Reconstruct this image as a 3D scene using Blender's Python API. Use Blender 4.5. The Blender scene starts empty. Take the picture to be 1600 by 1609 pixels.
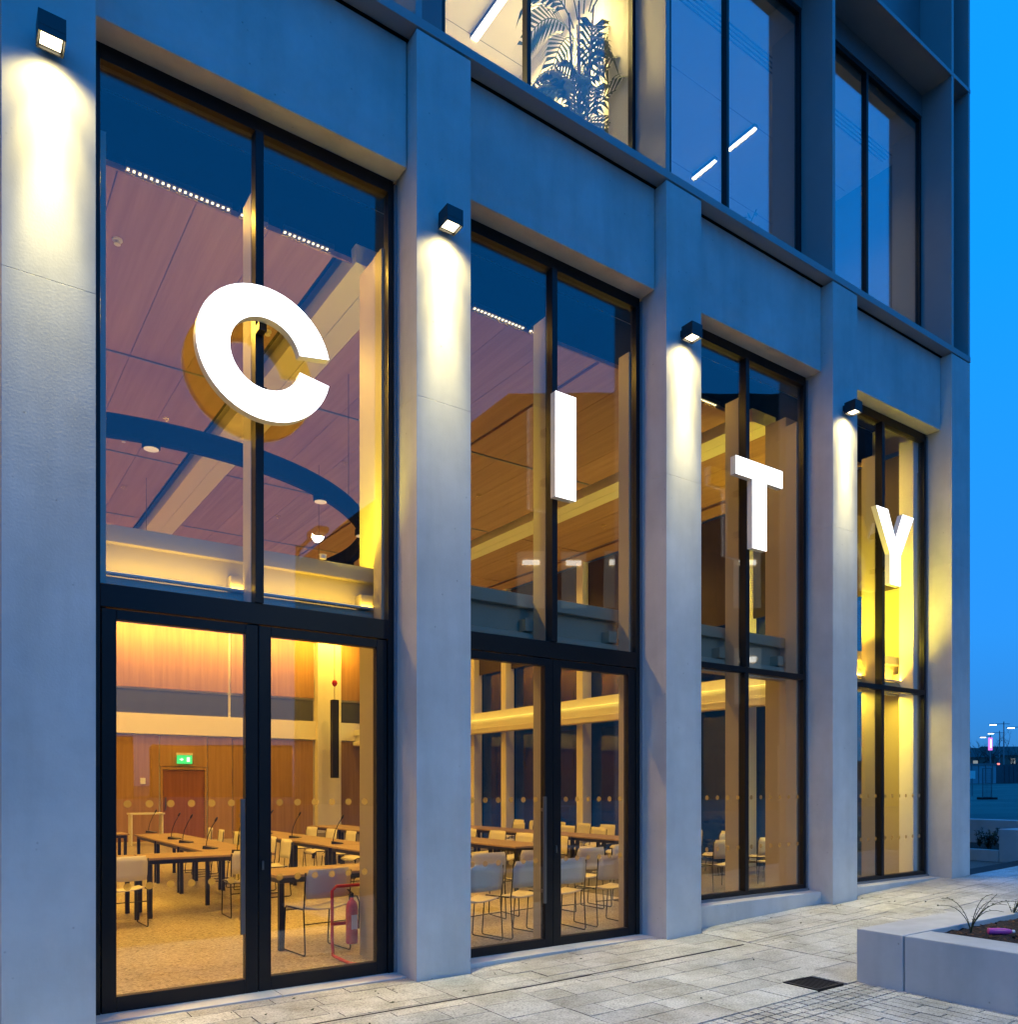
import bpy, bmesh, math, random
from mathutils import Vector, Matrix
R = math.radians
random.seed(7)
sc = bpy.context.scene
COL = sc.collection

# ------------------------------------------------------------------ camera
F_PX, HORIZ, D, EYE = 1275.0, 1237.0, 6.0, 1.64        # focal length and horizon in photo pixels, metres
YAW = math.atan2(F_PX, 2620 - 800)
cam_d = bpy.data.cameras.new('camera')
cam = bpy.data.objects.new('camera', cam_d); COL.objects.link(cam)
cam.location = (0, -D, EYE); cam.rotation_euler = (R(90), 0, -YAW)
cam_d.sensor_fit = 'HORIZONTAL'; cam_d.sensor_width = 36; cam_d.lens = 36 * F_PX / 1600
cam_d.shift_y = (HORIZ - 804.5) / 1600
cam_d.clip_start = 0.05; cam_d.clip_end = 3000
sc.camera = cam

# ------------------------------------------------------------------ sky (blue hour) and exposure
w = bpy.data.worlds.new('World'); sc.world = w; w.use_nodes = True
nt = w.node_tree; nt.nodes.clear()
out = nt.nodes.new('ShaderNodeOutputWorld'); bg = nt.nodes.new('ShaderNodeBackground')
sky = nt.nodes.new('ShaderNodeTexSky'); sky.sky_type = 'NISHITA'; sky.sun_disc = False
sky.sun_elevation = R(6); sky.sun_rotation = R(200); sky.altitude = 0
sky.air_density = 1.0; sky.dust_density = 0.1; sky.ozone_density = 8.0
wb = nt.nodes.new('ShaderNodeMix'); wb.data_type = 'RGBA'; wb.blend_type = 'MULTIPLY'
wb.inputs[0].default_value = 1.0; wb.inputs[7].default_value = (0.5, 0.75, 1.0, 1)   # white balance set for the lamps
even = nt.nodes.new('ShaderNodeMix'); even.data_type = 'RGBA'; even.inputs[0].default_value = .9
tc = nt.nodes.new('ShaderNodeTexCoord'); sx = nt.nodes.new('ShaderNodeSeparateXYZ'); cr = nt.nodes.new('ShaderNodeValToRGB')
nt.links.new(tc.outputs['Generated'], sx.inputs[0]); nt.links.new(sx.outputs[2], cr.inputs[0])
for i_, (p_, c_) in enumerate(((0.0, (.07, .32, .90, 1)), (.16, (.05, .55, 1.6, 1)), (.5, (.01, .67, 2.35, 1)))):     # blue hour: a little duller towards the horizon
    e_ = cr.color_ramp.elements[i_] if i_ < 2 else cr.color_ramp.elements.new(.5)
    e_.position = p_; e_.color = c_
gain = nt.nodes.new('ShaderNodeMix'); gain.data_type = 'RGBA'; gain.blend_type = 'MULTIPLY'; gain.inputs[0].default_value = 1
gain.inputs[7].default_value = (1.05, 1.05, 1.05, 1)
nt.links.new(cr.outputs[0], gain.inputs[6]); nt.links.new(gain.outputs[2], even.inputs[7])
nt.links.new(sky.outputs[0], wb.inputs[6]); nt.links.new(wb.outputs[2], even.inputs[6]); nt.links.new(even.outputs[2], bg.inputs[0])
bg.inputs[1].default_value = 0.135
nt.links.new(bg.outputs[0], out.inputs[0])
sc.view_settings.view_transform = 'Standard'; sc.view_settings.look = 'None'
sc.view_settings.exposure = 2.0
LS = .25                     # lamp powers below are for exposure 0; sc.view_settings.gamma = 1.0
cy = sc.cycles
cy.max_bounces = 8; cy.diffuse_bounces = 4; cy.glossy_bounces = 4; cy.transmission_bounces = 4
cy.transparent_max_bounces = 24; cy.caustics_reflective = False; cy.caustics_refractive = False
cy.sample_clamp_indirect = 6.0
cy.use_denoising = True

# ------------------------------------------------------------------ materials
MATS = {}
def base(name):
    m = bpy.data.materials.new(name); m.use_nodes = True
    MATS[name] = m
    t = m.node_tree; p = t.nodes['Principled BSDF']
    return m, t, p
def N(t, kind, **kw):
    n = t.nodes.new(kind)
    for k, v in kw.items(): setattr(n, k, v)
    return n
def ramp(t, src, stops):
    r = N(t, 'ShaderNodeValToRGB')
    e = r.color_ramp.elements
    while len(e) < len(stops): e.new(0.5)
    for i, (p, c) in enumerate(stops):
        e[i].position = p; e[i].color = (*c, 1)
    t.links.new(src, r.inputs[0]); return r.outputs[0]
def coords(t, scale=(1, 1, 1), obj=False):
    mp = N(t, 'ShaderNodeMapping'); mp.inputs['Scale'].default_value = scale
    if obj:
        c = N(t, 'ShaderNodeTexCoord'); t.links.new(c.outputs['Object'], mp.inputs[0])
    else:
        c = N(t, 'ShaderNodeNewGeometry'); t.links.new(c.outputs['Position'], mp.inputs[0])
    return mp.outputs[0]
def noise(t, vec, scale, detail=4, rough=.55):
    n = N(t, 'ShaderNodeTexNoise'); n.inputs['Scale'].default_value = scale
    n.inputs['Detail'].default_value = detail; n.inputs['Roughness'].default_value = rough
    t.links.new(vec, n.inputs['Vector']); return n.outputs['Fac']
def mul(t, a, b):
    m = N(t, 'ShaderNodeMix', data_type='RGBA', blend_type='MULTIPLY'); m.inputs[0].default_value = 1
    t.links.new(a, m.inputs[6]); t.links.new(b, m.inputs[7]); return m.outputs[2]
def bump(t, p, h, strength=.2, dist=.01):
    b = N(t, 'ShaderNodeBump'); b.inputs['Strength'].default_value = strength; b.inputs['Distance'].default_value = dist
    t.links.new(h, b.inputs['Height']); t.links.new(b.outputs[0], p.inputs['Normal'])
def plain(name, col, rough=.5, metal=0, spec=.5, var=.06, vs=3.0):
    m, t, p = base(name)
    v = coords(t)
    n = noise(t, v, vs, 5)
    a = tuple(max(0, c * (1 - var)) for c in col); b = tuple(min(1, c * (1 + var)) for c in col)
    t.links.new(ramp(t, n, [(.3, a), (.7, b)]), p.inputs['Base Color'])
    p.inputs['Roughness'].default_value = rough; p.inputs['Metallic'].default_value = metal
    p.inputs['Specular IOR Level'].default_value = spec
    return m
def emit(name, col, strength):
    m, t, p = base(name)
    p.inputs['Base Color'].default_value = (*[min(1, c) * .8 for c in col], 1)
    p.inputs['Emission Color'].default_value = (*col, 1); p.inputs['Emission Strength'].default_value = strength * LS
    return m

def concrete(name, col):
    m, t, p = base(name)
    v = coords(t)
    big = noise(t, v, .9, 5, .6); mid = noise(t, coords(t, (1, 1, .35)), 4.5, 6, .65); fine = noise(t, v, 60, 4)
    c1 = ramp(t, big, [(.3, tuple(c * .86 for c in col)), (.7, tuple(min(1, c * 1.07) for c in col))])
    mid = noise(t, coords(t), 3.0, 6, .65)
    c2 = ramp(t, mid, [(.3, (.91, .91, .90)), (.62, (1, 1, 1))])
    stk = noise(t, coords(t, (2.2, 2.2, .3)), 1.3, 5, .6)
    c2 = mul(t, c2, ramp(t, stk, [(.30, (.88, .875, .86)), (.55, (1, 1, 1))]))
    vo = N(t, 'ShaderNodeTexVoronoi'); vo.inputs['Scale'].default_value = 6.5
    wv = N(t, 'ShaderNodeMapping'); wv.inputs['Scale'].default_value = (1, 1, 1)
    t.links.new(v, vo.inputs['Vector'])
    pits = ramp(t, vo.outputs['Distance'], [(.0, (.35, .34, .33)), (.035, (.8, .8, .79)), (.07, (1, 1, 1))])
    t.links.new(mul(t, mul(t, c1, c2), pits), p.inputs['Base Color'])
    p.inputs['Roughness'].default_value = .82; p.inputs['Specular IOR Level'].default_value = .3
    bump(t, p, fine, .18, .004)
    return m
concrete('precast', (.61, .605, .575))
concrete('planter_concrete', (.50, .50, .485))
concrete('threshold_stone', (.62, .61, .57))
plain('ledge_metal', (.30, .295, .29), .45, 0, .5, .03)
plain('fin_metal', (.33, .325, .32), .42, 0, .5, .03)
plain('panel_metal', (.16, .165, .17), .4, 0, .5, .04)
plain('frame_black', (.008, .008, .009), .38, 0, .28, .1)
plain('strip_grey', (.22, .23, .25), .4, .3)
plain('lamp_black', (.018, .018, .02), .4)
plain('white_paint', (.78, .76, .72), .55, 0, .4, .02)
plain('dimmed_white_paint', (.40, .355, .25), .55, 0, .4, .03)  # white paint darkened and yellowed in colour to stand for dim warm light
plain('plaster', (.70, .69, .66), .8, 0, .3, .03)
plain('black_steel', (.014, .014, .015), .4, .2)
plain('ring_black', (.003, .003, .003), .9, 0, .05)
plain('chair_shell', (.66, .64, .58), .45, 0, .5, .03)
plain('chair_wire', (.03, .03, .03), .3, .8)
plain('red_paint', (.50, .010, .008), .4, 0, .5, .05)
plain('label_white', (.75, .75, .7), .5)
plain('blind', (.05, .035, .025), .8)
plain('leaf', (.045, .10, .035), .5, 0, .4, .4, 12)
plain('leaf_dark', (.03, .045, .02), .6, 0, .3, .5, 20)
plain('litter', (.10, .045, .022), .9, 0, .2, .6, 40)
plain('stem', (.07, .055, .035), .8)
plain('pot', (.5, .5, .5), .6)
plain('bark', (.04, .033, .028), .9)
plain('hoarding', (.30, .32, .34), .6, 0, .3, .12, .5)
plain('dark_clad', (.05, .055, .065), .6)
plain('brick_dark', (.14, .10, .085), .85, 0, .3, .25, 2)
plain('roof_dark', (.06, .055, .055), .8)
plain('galv', (.18, .19, .20), .5, .5)
plain('hill', (.035, .045, .03), .95, 0, .1, .4, .05)
plain('plastic_pink', (.55, .07, .30), .3)
plain('joint_dark', (.045, .045, .043), .95, 0, .2, .2, 8)
plain('iron', (.02, .02, .022), .6, .4)
plain('handle_steel', (.16, .15, .14), .4, .8)
emit('letter_face', (1.0, 1.0, 1.0), 3.2)
emit('lamp_face', (1.0, .86, .55), 9.0)
emit('led_warm', (1.0, .82, .45), 4.0)
emit('led_strip', (1.0, .92, .72), 7.0)
emit('led_cove', (1.0, .70, .22), 1.6)
emit('can_lens', (1.0, .85, .6), .4)
emit('exit_green', (.05, .75, .22), 1.1)
emit('exit_white', (.75, 1.0, .8), 1.5)
emit('street_white', (.85, .95, 1.0), 7.0)
emit('pink_light', (1.0, .25, .75), 1.0)
emit('red_light', (1.0, .2, .15), 2.5)
emit('lit_window', (1.0, .75, .42), .22)
emit('lit_panel', (1.0, .93, .78), 5.0)

def glass_mat(name, f0, tint=(.95, .965, .955, 1)):
  m, t, p = base(name); t.nodes.remove(p)
  lw = N(t, 'ShaderNodeLayerWeight'); lw.inputs[0].default_value = .5
  pw = N(t, 'ShaderNodeMath', operation='POWER'); pw.inputs[1].default_value = 5
  ml = N(t, 'ShaderNodeMath', operation='MULTIPLY_ADD'); ml.inputs[1].default_value = 1 - f0; ml.inputs[2].default_value = f0
  tr = N(t, 'ShaderNodeBsdfTransparent'); tr.inputs[0].default_value = tint
  gl = N(t, 'ShaderNodeBsdfGlossy'); gl.inputs['Roughness'].default_value = 0.0
  bp = N(t, 'ShaderNodeBump'); bp.inputs['Strength'].default_value = .25; bp.inputs['Distance'].default_value = .006
  t.links.new(noise(t, coords(t), .9, 1), bp.inputs['Height']); t.links.new(bp.outputs[0], gl.inputs['Normal'])
  mx = N(t, 'ShaderNodeMixShader')
  t.links.new(lw.outputs['Facing'], pw.inputs[0]); t.links.new(pw.outputs[0], ml.inputs[0]); t.links.new(ml.outputs[0], mx.inputs[0])
  t.links.new(tr.outputs[0], mx.inputs[1]); t.links.new(gl.outputs[0], mx.inputs[2])
  t.links.new(mx.outputs[0], t.nodes['Material Output'].inputs[0])
glass_mat('glass', .075); glass_mat('coated_glass', .30); glass_mat('clear_glass', .13); glass_mat('tinted_glass', .06, (.50, .64, .62, 1))

m, t, p = base('frosted_dot')
tl = N(t, 'ShaderNodeBsdfTranslucent'); tl.inputs[0].default_value = (.62, .58, .50, 1)
tp = N(t, 'ShaderNodeBsdfTransparent'); mz = N(t, 'ShaderNodeMixShader'); mz.inputs[0].default_value = .45
t.links.new(tp.outputs[0], mz.inputs[1]); t.links.new(tl.outputs[0], mz.inputs[2]); t.links.new(mz.outputs[0], t.nodes['Material Output'].inputs[0]); t.nodes.remove(p)

def wood(name, a, b, scale, rough=.45, axis=2):
    m, t, p = base(name)
    s = [14, 14, 14]; s[axis] = .55
    v = coords(t, tuple(s))
    n = noise(t, v, scale, 6, .6)
    oi = N(t, 'ShaderNodeObjectInfo')
    tint = ramp(t, oi.outputs['Random'], [(0, (.90, .88, .86)), (1, (1.06, 1.06, 1.06))])
    t.links.new(mul(t, ramp(t, n, [(.3, a), (.7, b)]), tint), p.inputs['Base Color'])
    p.inputs['Roughness'].default_value = rough; p.inputs['Specular IOR Level'].default_value = .35
wood('wall_wood', (.29, .165, .065), (.40, .24, .10), .8, .5, 2)
wood('ceiling_wood', (.34, .19, .12), (.45, .27, .175), .7, .5, 1)
wood('door_wood', (.20, .075, .03), (.29, .115, .05), .8, .4, 2)
wood('table_wood', (.25, .17, .09), (.34, .235, .13), .9, .4, 0)

m, t, p = base('terrazzo')
v = coords(t)
vo = N(t, 'ShaderNodeTexVoronoi'); vo.inputs['Scale'].default_value = 55; t.links.new(v, vo.inputs['Vector'])
sep = N(t, 'ShaderNodeSeparateColor'); t.links.new(vo.outputs['Color'], sep.inputs[0])
chip = ramp(t, sep.outputs[0], [(0, (.10, .08, .06)), (.14, (.30, .25, .19)), (.30, (.42, .36, .28)), (.75, (.46, .41, .33)), (.95, (.64, .60, .54))])
lo = ramp(t, noise(t, v, .6, 3), [(.3, (.88, .88, .88)), (.7, (1, 1, 1))])
t.links.new(mul(t, chip, lo), p.inputs['Base Color']); p.inputs['Roughness'].default_value = .34

m, t, p = base('granite')
v = coords(t)
sp = noise(t, v, 75, 3, .8); bl = noise(t, v, 2.2, 5, .65); st = noise(t, v, 6, 6, .7)
c1 = ramp(t, sp, [(.34, (.18, .18, .176)), (.45, (.49, .488, .46)), (.60, (.66, .655, .615))])
c2 = ramp(t, bl, [(.32, (.60, .59, .54)), (.60, (1, 1, 1))])
c3 = ramp(t, st, [(.28, (.70, .69, .66)), (.42, (1, 1, 1))])
oi = N(t, 'ShaderNodeObjectInfo')
c4 = ramp(t, oi.outputs['Random'], [(0, (.80, .80, .79)), (.25, (.90, .90, .89)), (.6, (.96, .955, .935)), (1, (1.03, 1.025, 1.0))])
gv = N(t, 'ShaderNodeTexVoronoi'); gv.inputs['Scale'].default_value = 3.2; t.links.new(v, gv.inputs['Vector'])
gum = ramp(t, gv.outputs['Distance'], [(.035, (.45, .45, .44)), (.06, (1, 1, 1))])
t.links.new(mul(t, mul(t, mul(t, mul(t, c1, c2), c3), c4), gum), p.inputs['Base Color'])
p.inputs['Roughness'].default_value = .62; bump(t, p, sp, .15, .004)

m, t, p = base('asphalt')
v = coords(t)
c1 = ramp(t, noise(t, v, 40, 4, .8), [(.35, (.08, .072, .06)), (.65, (.17, .15, .125))])
c2 = ramp(t, noise(t, v, .15, 6, .7), [(.3, (.55, .56, .58)), (.65, (1.25, 1.2, 1.1))])
t.links.new(mul(t, c1, c2), p.inputs['Base Color']); p.inputs['Roughness'].default_value = .9

m, t, p = base('soil')
v = coords(t)
c1 = ramp(t, noise(t, v, 35, 6, .8), [(.3, (.006, .004, .003)), (.55, (.025, .015, .009)), (.78, (.07, .038, .02))])
t.links.new(c1, p.inputs['Base Color']); p.inputs['Roughness'].default_value = 1
bump(t, p, noise(t, v, 30, 5, .8), 1.0, .03)

# ------------------------------------------------------------------ mesh helpers
class MB:
    def __init__(s): s.v = []; s.f = []; s.m = []
    def add(s, verts, faces, mi=0):
        o = len(s.v); s.v += [tuple(q) for q in verts]; s.f += [tuple(o + i for i in f) for f in faces]; s.m += [mi] * len(faces); return s
    def box(s, x0, x1, y0, y1, z0, z1, mi=0):
        return s.add([(x0, y0, z0), (x1, y0, z0), (x1, y1, z0), (x0, y1, z0), (x0, y0, z1), (x1, y0, z1), (x1, y1, z1), (x0, y1, z1)],
                     [(3, 2, 1, 0), (4, 5, 6, 7), (0, 1, 5, 4), (1, 2, 6, 5), (2, 3, 7, 6), (3, 0, 4, 7)], mi)
    def bar(s, a, b, wd, ht, mi=0):
        a = Vector(a); b = Vector(b); d = (b - a).normalized()
        up = Vector((0, 0, 1)) if abs(d.z) < .95 else Vector((1, 0, 0))
        sx = d.cross(up).normalized() * wd / 2; sy = sx.cross(d).normalized() * ht / 2
        vs = [e + i * sx + j * sy for e in (a, b) for i, j in ((-1, -1), (1, -1), (1, 1), (-1, 1))]
        return s.add(vs, [(0, 1, 2, 3), (7, 6, 5, 4), (0, 4, 5, 1), (1, 5, 6, 2), (2, 6, 7, 3), (3, 7, 4, 0)], mi)
    def tube(s, pts, r, n=6, mi=0, cap=True):
        P = [Vector(q) for q in pts]; rings = []
        rs = r if isinstance(r, (list, tuple)) else [r] * len(P)
        prev = None
        for i, q in enumerate(P):
            d = (P[min(i + 1, len(P) - 1)] - P[max(i - 1, 0)]).normalized()
            if prev is None:
                up = Vector((0, 0, 1)) if abs(d.z) < .9 else Vector((1, 0, 0))
                a = d.cross(up).normalized()
            else:
                a = (prev - d * prev.dot(d)).normalized()
            prev = a; b = d.cross(a)
            rings.append([q + rs[i] * (math.cos(2 * math.pi * k / n) * a + math.sin(2 * math.pi * k / n) * b) for k in range(n)])
        vs = [q for rg in rings for q in rg]; fs = []
        for i in range(len(P) - 1):
            for k in range(n):
                k2 = (k + 1) % n
                fs.append((i * n + k, i * n + k2, (i + 1) * n + k2, (i + 1) * n + k))
        if cap: fs += [tuple(range(n - 1, -1, -1)), tuple((len(P) - 1) * n + k for k in range(n))]
        return s.add(vs, fs, mi)
    def lathe(s, prof, c=(0, 0, 0), n=20, mi=0):
        vs = []; fs = []
        for (r, z) in prof:
            for k in range(n):
                a = 2 * math.pi * k / n; vs.append((c[0] + r * math.cos(a), c[1] + r * math.sin(a), c[2] + z))
        for i in range(len(prof) - 1):
            for k in range(n):
                k2 = (k + 1) % n; fs.append((i * n + k, i * n + k2, (i + 1) * n + k2, (i + 1) * n + k))
        fs += [tuple(range(n - 1, -1, -1)), tuple((len(prof) - 1) * n + k for k in range(n))]
        return s.add(vs, fs, mi)
    def prism_xz(s, poly, y0, y1, mi=0, fronts=True):      # polygon in x,z extruded along y (front = y0)
        n = len(poly)
        vs = [(x, y0, z) for x, z in poly] + [(x, y1, z) for x, z in poly]
        fs = [(i, i + n, (i + 1) % n + n, (i + 1) % n) for i in range(n)]
        if fronts: fs += [tuple(range(n)), tuple(range(2 * n - 1, n - 1, -1))]
        return s.add(vs, fs, mi)
    def mesh(s, name):
        me = bpy.data.meshes.new(name); me.from_pydata(s.v, [], s.f); me.update(); return me
    def build(s, name, mats, parent=None, smooth=False, bevel=0, loc=None, rot=None):
        me = s.mesh(name)
        for mm in (mats if isinstance(mats, (list, tuple)) else [mats]): me.materials.append(MATS[mm])
        for pl, mi in zip(me.polygons, s.m): pl.material_index = mi; pl.use_smooth = smooth
        bm = bmesh.new(); bm.from_mesh(me); bmesh.ops.recalc_face_normals(bm, faces=bm.faces); bm.to_mesh(me); bm.free()
        o = bpy.data.objects.new(name, me); COL.objects.link(o)
        if parent: o.parent = parent
        if loc: o.location = loc
        if rot: o.rotation_euler = rot
        if bevel:
            b = o.modifiers.new('edge', 'BEVEL'); b.width = bevel; b.segments = 2; b.limit_method = 'ANGLE'; b.angle_limit = R(40)
        return o
def empty(name, loc=(0, 0, 0), rz=0, parent=None):
    o = bpy.data.objects.new(name, None); COL.objects.link(o); o.location = loc; o.rotation_euler = (0, 0, rz)
    o.empty_display_size = .2
    if parent: o.parent = parent
    return o
def tag(o, label=None, cat=None, group=None, kind=None):
    if label: o['label'] = label
    if cat: o['category'] = cat
    if group: o['group'] = group
    if kind: o['kind'] = kind
    return o
def box(name, b, mat, parent=None, bevel=0): return MB().box(*b).build(name, mat, parent, bevel=bevel)
def copy_tree(o, parent=None):
    c = o.copy(); COL.objects.link(c); c.parent = parent
    for ch in list(o.children): copy_tree(ch, c)
    return c
def ray(u, v):
    a = (u - 800) / F_PX; s, c = math.sin(YAW), math.cos(YAW)
    return s + a * c, c - a * s, (HORIZ - v) / F_PX
def on_depth(u, v, tt):      # the point seen at a photo pixel, tt metres ahead of the camera
    r = ray(u, v); return Vector((r[0] * tt, r[1] * tt - D, EYE + r[2] * tt))
def on_height(u, v, z):      # the point seen at a photo pixel on a level plane
    r = ray(u, v); q = (z - EYE) / r[2]; return Vector((r[0] * q, r[1] * q - D, z))
def light(name, kind, loc, rot, power, col, parent=None, **kw):
    d = bpy.data.lights.new(name, kind); d.energy = power * LS; d.color = col
    for k, v in kw.items(): setattr(d, k, v)
    o = bpy.data.objects.new(name, d); COL.objects.link(o); o.location = loc; o.rotation_euler = rot
    if parent: o.parent = parent
    return o
WARM = (1.0, .53, .07)

# ------------------------------------------------------------------ ground
GX = [-700, 4, 6.5, 9.2, 12, 12.7, 22, 59, 95, 400, 700]; GZ = [.02, .02, .06, .175, .305, .34, .6, 1.02, 2.1, 6, 7]
def zg(x):
    for i in range(len(GX) - 1):
        if x <= GX[i + 1]:
            f = (x - GX[i]) / (GX[i + 1] - GX[i]); return GZ[i] + f * (GZ[i + 1] - GZ[i])
    return GZ[-1]
def sheet(name, x0, x1, y0, y1, dz, mat, **kw):
    xs = [x0] + [g for g in GX if x0 < g < x1] + [x1]
    mb = MB()
    vs = [(x, y, zg(x) + dz) for x in xs for y in (y0, y1)]
    mb.add(vs, [(2 * i, 2 * i + 2, 2 * i + 3, 2 * i + 1) for i in range(len(xs) - 1)])
    return tag(mb.build(name, mat), **kw)
ground = sheet('ground', -700, 700, -700, 700, -.10, 'asphalt', kind='structure')
pav = sheet('pavement', -2.9, 15.38, -7.0, .45, -.035, 'joint_dark', kind='structure')

slab_me = {}
def slab_mesh(kind):
    if kind not in slab_me:
        mb = MB().box(-.5, .5, -.5, .5, -.5, .5)
        me = mb.mesh('slab'); me.materials.append(MATS['granite'])
        bm = bmesh.new(); bm.from_mesh(me)
        bmesh.ops.recalc_face_normals(bm, faces=bm.faces); bm.to_mesh(me); bm.free()
        slab_me[kind] = me
    return slab_me[kind]
def slab(x0, x1, y0, y1, name='paving_slab', gap=.009, dz=0):
    xm = (x0 + x1) / 2; sl = (zg(x1) - zg(x0)) / (x1 - x0)
    o = bpy.data.objects.new(name, slab_mesh('s')); COL.objects.link(o); o.parent = pav
    th = .06
    o.scale = (x1 - x0 - gap, y1 - y0 - gap, th)
    o.location = (xm, (y0 + y1) / 2, zg(xm) - th / 2 + dz + random.uniform(-.0015, .0015))
    o.rotation_euler = (random.uniform(-.002, .002), -math.atan(sl) + random.uniform(-.002, .002), 0)
PX = [.311 + 2.95 * k for k in range(-1, 5)]     # left edges of the pillars (index 0 is the one left of the frame)
PW = .535
bands = [(q, q + .51) for q in PX[1:]]
def runs(x0, x1):                                # stretches between the cross bands
    xs = []; c = x0
    for a, b in bands:
        if b <= x0 or a >= x1: continue
        if a > c: xs.append((c, a))
        c = b
    if c < x1: xs.append((c, x1))
    return xs
rows = [(-.02, .155), (-.25, -.02), (-.50, -.25), (-.64, -.50), (-.84, -.72), (-1.11, -.84), (-1.38, -1.11), (-1.62, -1.38), (-1.86, -1.62), (-2.19, -1.86)]
GRATE = (5.64, 6.01, -2.17, -1.84)
for ri, (ya, yb) in enumerate(rows):
    for (xa, xb) in runs(-1.2, 15.3):
        if ri == 0 and xa >= 12.5: continue
        L = [.56, .6, .52, .58, .62][ri % 5]; n = max(1, round((xb - xa) / L)); sh = (ri % 2) * .5
        if ri == 0:
            xa2, xb2 = xa + .03, xb
        else: xa2, xb2 = xa, xb
        cuts = [xa2] + [xa2 + (i + sh) * (xb2 - xa2) / n for i in range(n + 1) if 0.08 < (i + sh) * (xb2 - xa2) / n < (xb2 - xa2) - .08] + [xb2]
        cuts = sorted(set(cuts))
        for a, b in zip(cuts, cuts[1:]):
            if ya >= -2.2 and yb <= -1.8 and a < GRATE[1] + .01 and b > GRATE[0] - .01:
                if a < GRATE[0] - .05: slab(a, GRATE[0] - .01, ya, yb)
                if b > GRATE[1] + .05: slab(GRATE[1] + .01, b, ya, yb)
                continue
            if a > 6.1 and yb < -2.18: continue
            slab(a, b, ya, yb)
for (a, b) in bands:
    for ya, yb in ((-.36, -.02), (-.68, -.36), (-.98, -.68), (-1.34, -.98), (-1.75, -1.34), (-2.19, -1.75)):
        slab(a, b, ya, yb)
# slot drain line
for (xa, xb) in ((-1.2, 6.6),):
    xs = [xa, 4, xb]
    for a, b in zip(xs, xs[1:]):
        MB().bar((a, -.68, zg(a) - .012), (b, -.68, zg(b) - .012), .018, .03).build('slot_drain', 'iron', pav)
        for yy in (-.665, -.700):
            pass
for (xa, xb) in runs(6.6, 15.3): slab(xa, xb, -.72, -.64)
for (xa, xb) in runs(-1.2, 6.6):
    for ya, yb in ((-.672, -.64), (-.72, -.688)):
        n = max(1, round((xb - xa) / .8))
        for i in range(n): slab(xa + i * (xb - xa) / n, xa + (i + 1) * (xb - xa) / n, ya, yb, gap=.004)
# small setts beside the planter, then strip pavers
y = -2.20; sx = .095
for r in range(5):
    ya = y - .088
    x = 3.9 + (r % 2) * .0
    while x < 6.10:
        slab(x, x + sx, ya, y, 'sett', .014); x += sx
    y = ya
y0s = y
x = 3.9
k = 0
while x < 6.12:
    ya = y0s; off = [0, .17, .31, .09, .24][k % 5]
    first = True
    while ya > -4.2:
        ln = .42 if not first else .15 + off
        slab(x, x + .105, max(ya - ln, -4.3), ya, 'strip_paver', .012); ya -= ln; first = False
    x += .105; k += 1
for xa in (1.2, 2.0, 2.8, 3.35):
    pass
# drain grate
gr = empty('drain_grate', (5.825, -2.005, zg(5.825)))
tag(gr, 'square black iron drain grate set in the paving by the planter', 'drain grate')
mb = MB()
mb.box(-.18, .18, -.16, -.135, -.03, .002).box(-.18, .18, .135, .16, -.03, .002).box(-.18, -.155, -.134, .134, -.03, .002).box(.155, .18, -.134, .134, -.03, .002)
mb.build('frame', 'iron', gr)
MB().box(-.154, .154, -.134, .134, -.034, -.028).build('sump', 'ring_black', gr)
for i in range(8):
    xx = -.135 + i * .0385
    MB().box(xx - .009, xx + .009, -.134, .134, -.027, -.002).build('grate_bar', 'iron', gr)

# ------------------------------------------------------------------ the office building
bld = empty('office_building', (6, 0, 0))
tag(bld, 'office building of pale precast concrete pillars with tall lit windows', 'building')
bld.location = (0, 0, 0)
YG = .40                       # glass plane
ZL0, ZL1, ZT = 6.912, 7.985, 8.005
for i, q in enumerate(PX):
    x1 = q + PW
    box('pillar', (q, x1, 0, .375, zg(q) - .15, 4.9197), 'precast', bld, .0022)
    box('pillar', (q, x1, 0, .375, 4.9203, ZL1), 'precast', bld, .0022)
    box('pillar_core', (q + .03, x1 - .03, .376, .454, 0, ZL1), 'plaster', bld)
    box('cover_strip', (q - .028, q - .001, .352, .372, .03, 6.88), 'strip_grey', bld)
    box('cover_strip', (x1 + .001, x1 + .028, .352, .372, .03, 6.88), 'strip_grey', bld)
for q, q2 in zip(PX, PX[1:]):
    x0 = q + PW
    box('lintel', (x0 + .012, q2 - .012, .16, .46, ZL0, ZL1 - .004), 'precast', bld, .006)
box('ledge', (PX[0] - .6, 12.66, -.004, .62, ZT, ZT + .085), 'ledge_metal', bld, .003)
box('ledge', (PX[0] - .6, 12.66, -.004, .50, 12.04, 12.10), 'ledge_metal', bld, .003)
box('shadow_gap', (PX[0] - .6, 12.6, .150, .6, ZL1 - .003, ZT - .001), 'ring_black', bld)
# gable end to the right of the last pillar and the far sides of the block
box('side_pillar', (12.30, 12.64, .38, .9, 0, ZL1), 'precast', bld)
box('side_lintel', (12.30, 12.62, .9, 21.2, ZL0, ZL1), 'precast', bld)
box('side_wall', (-2.95, -2.70, .40, 21.2, -.1, 16), 'precast', bld)
box('rear_wall', (-2.95, 12.64, 20.9, 21.2, -.1, 16), 'precast', bld)
box('roof', (-2.95, 12.64, .5, 21.2, 16.0, 16.2), 'roof_dark', bld)

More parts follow.
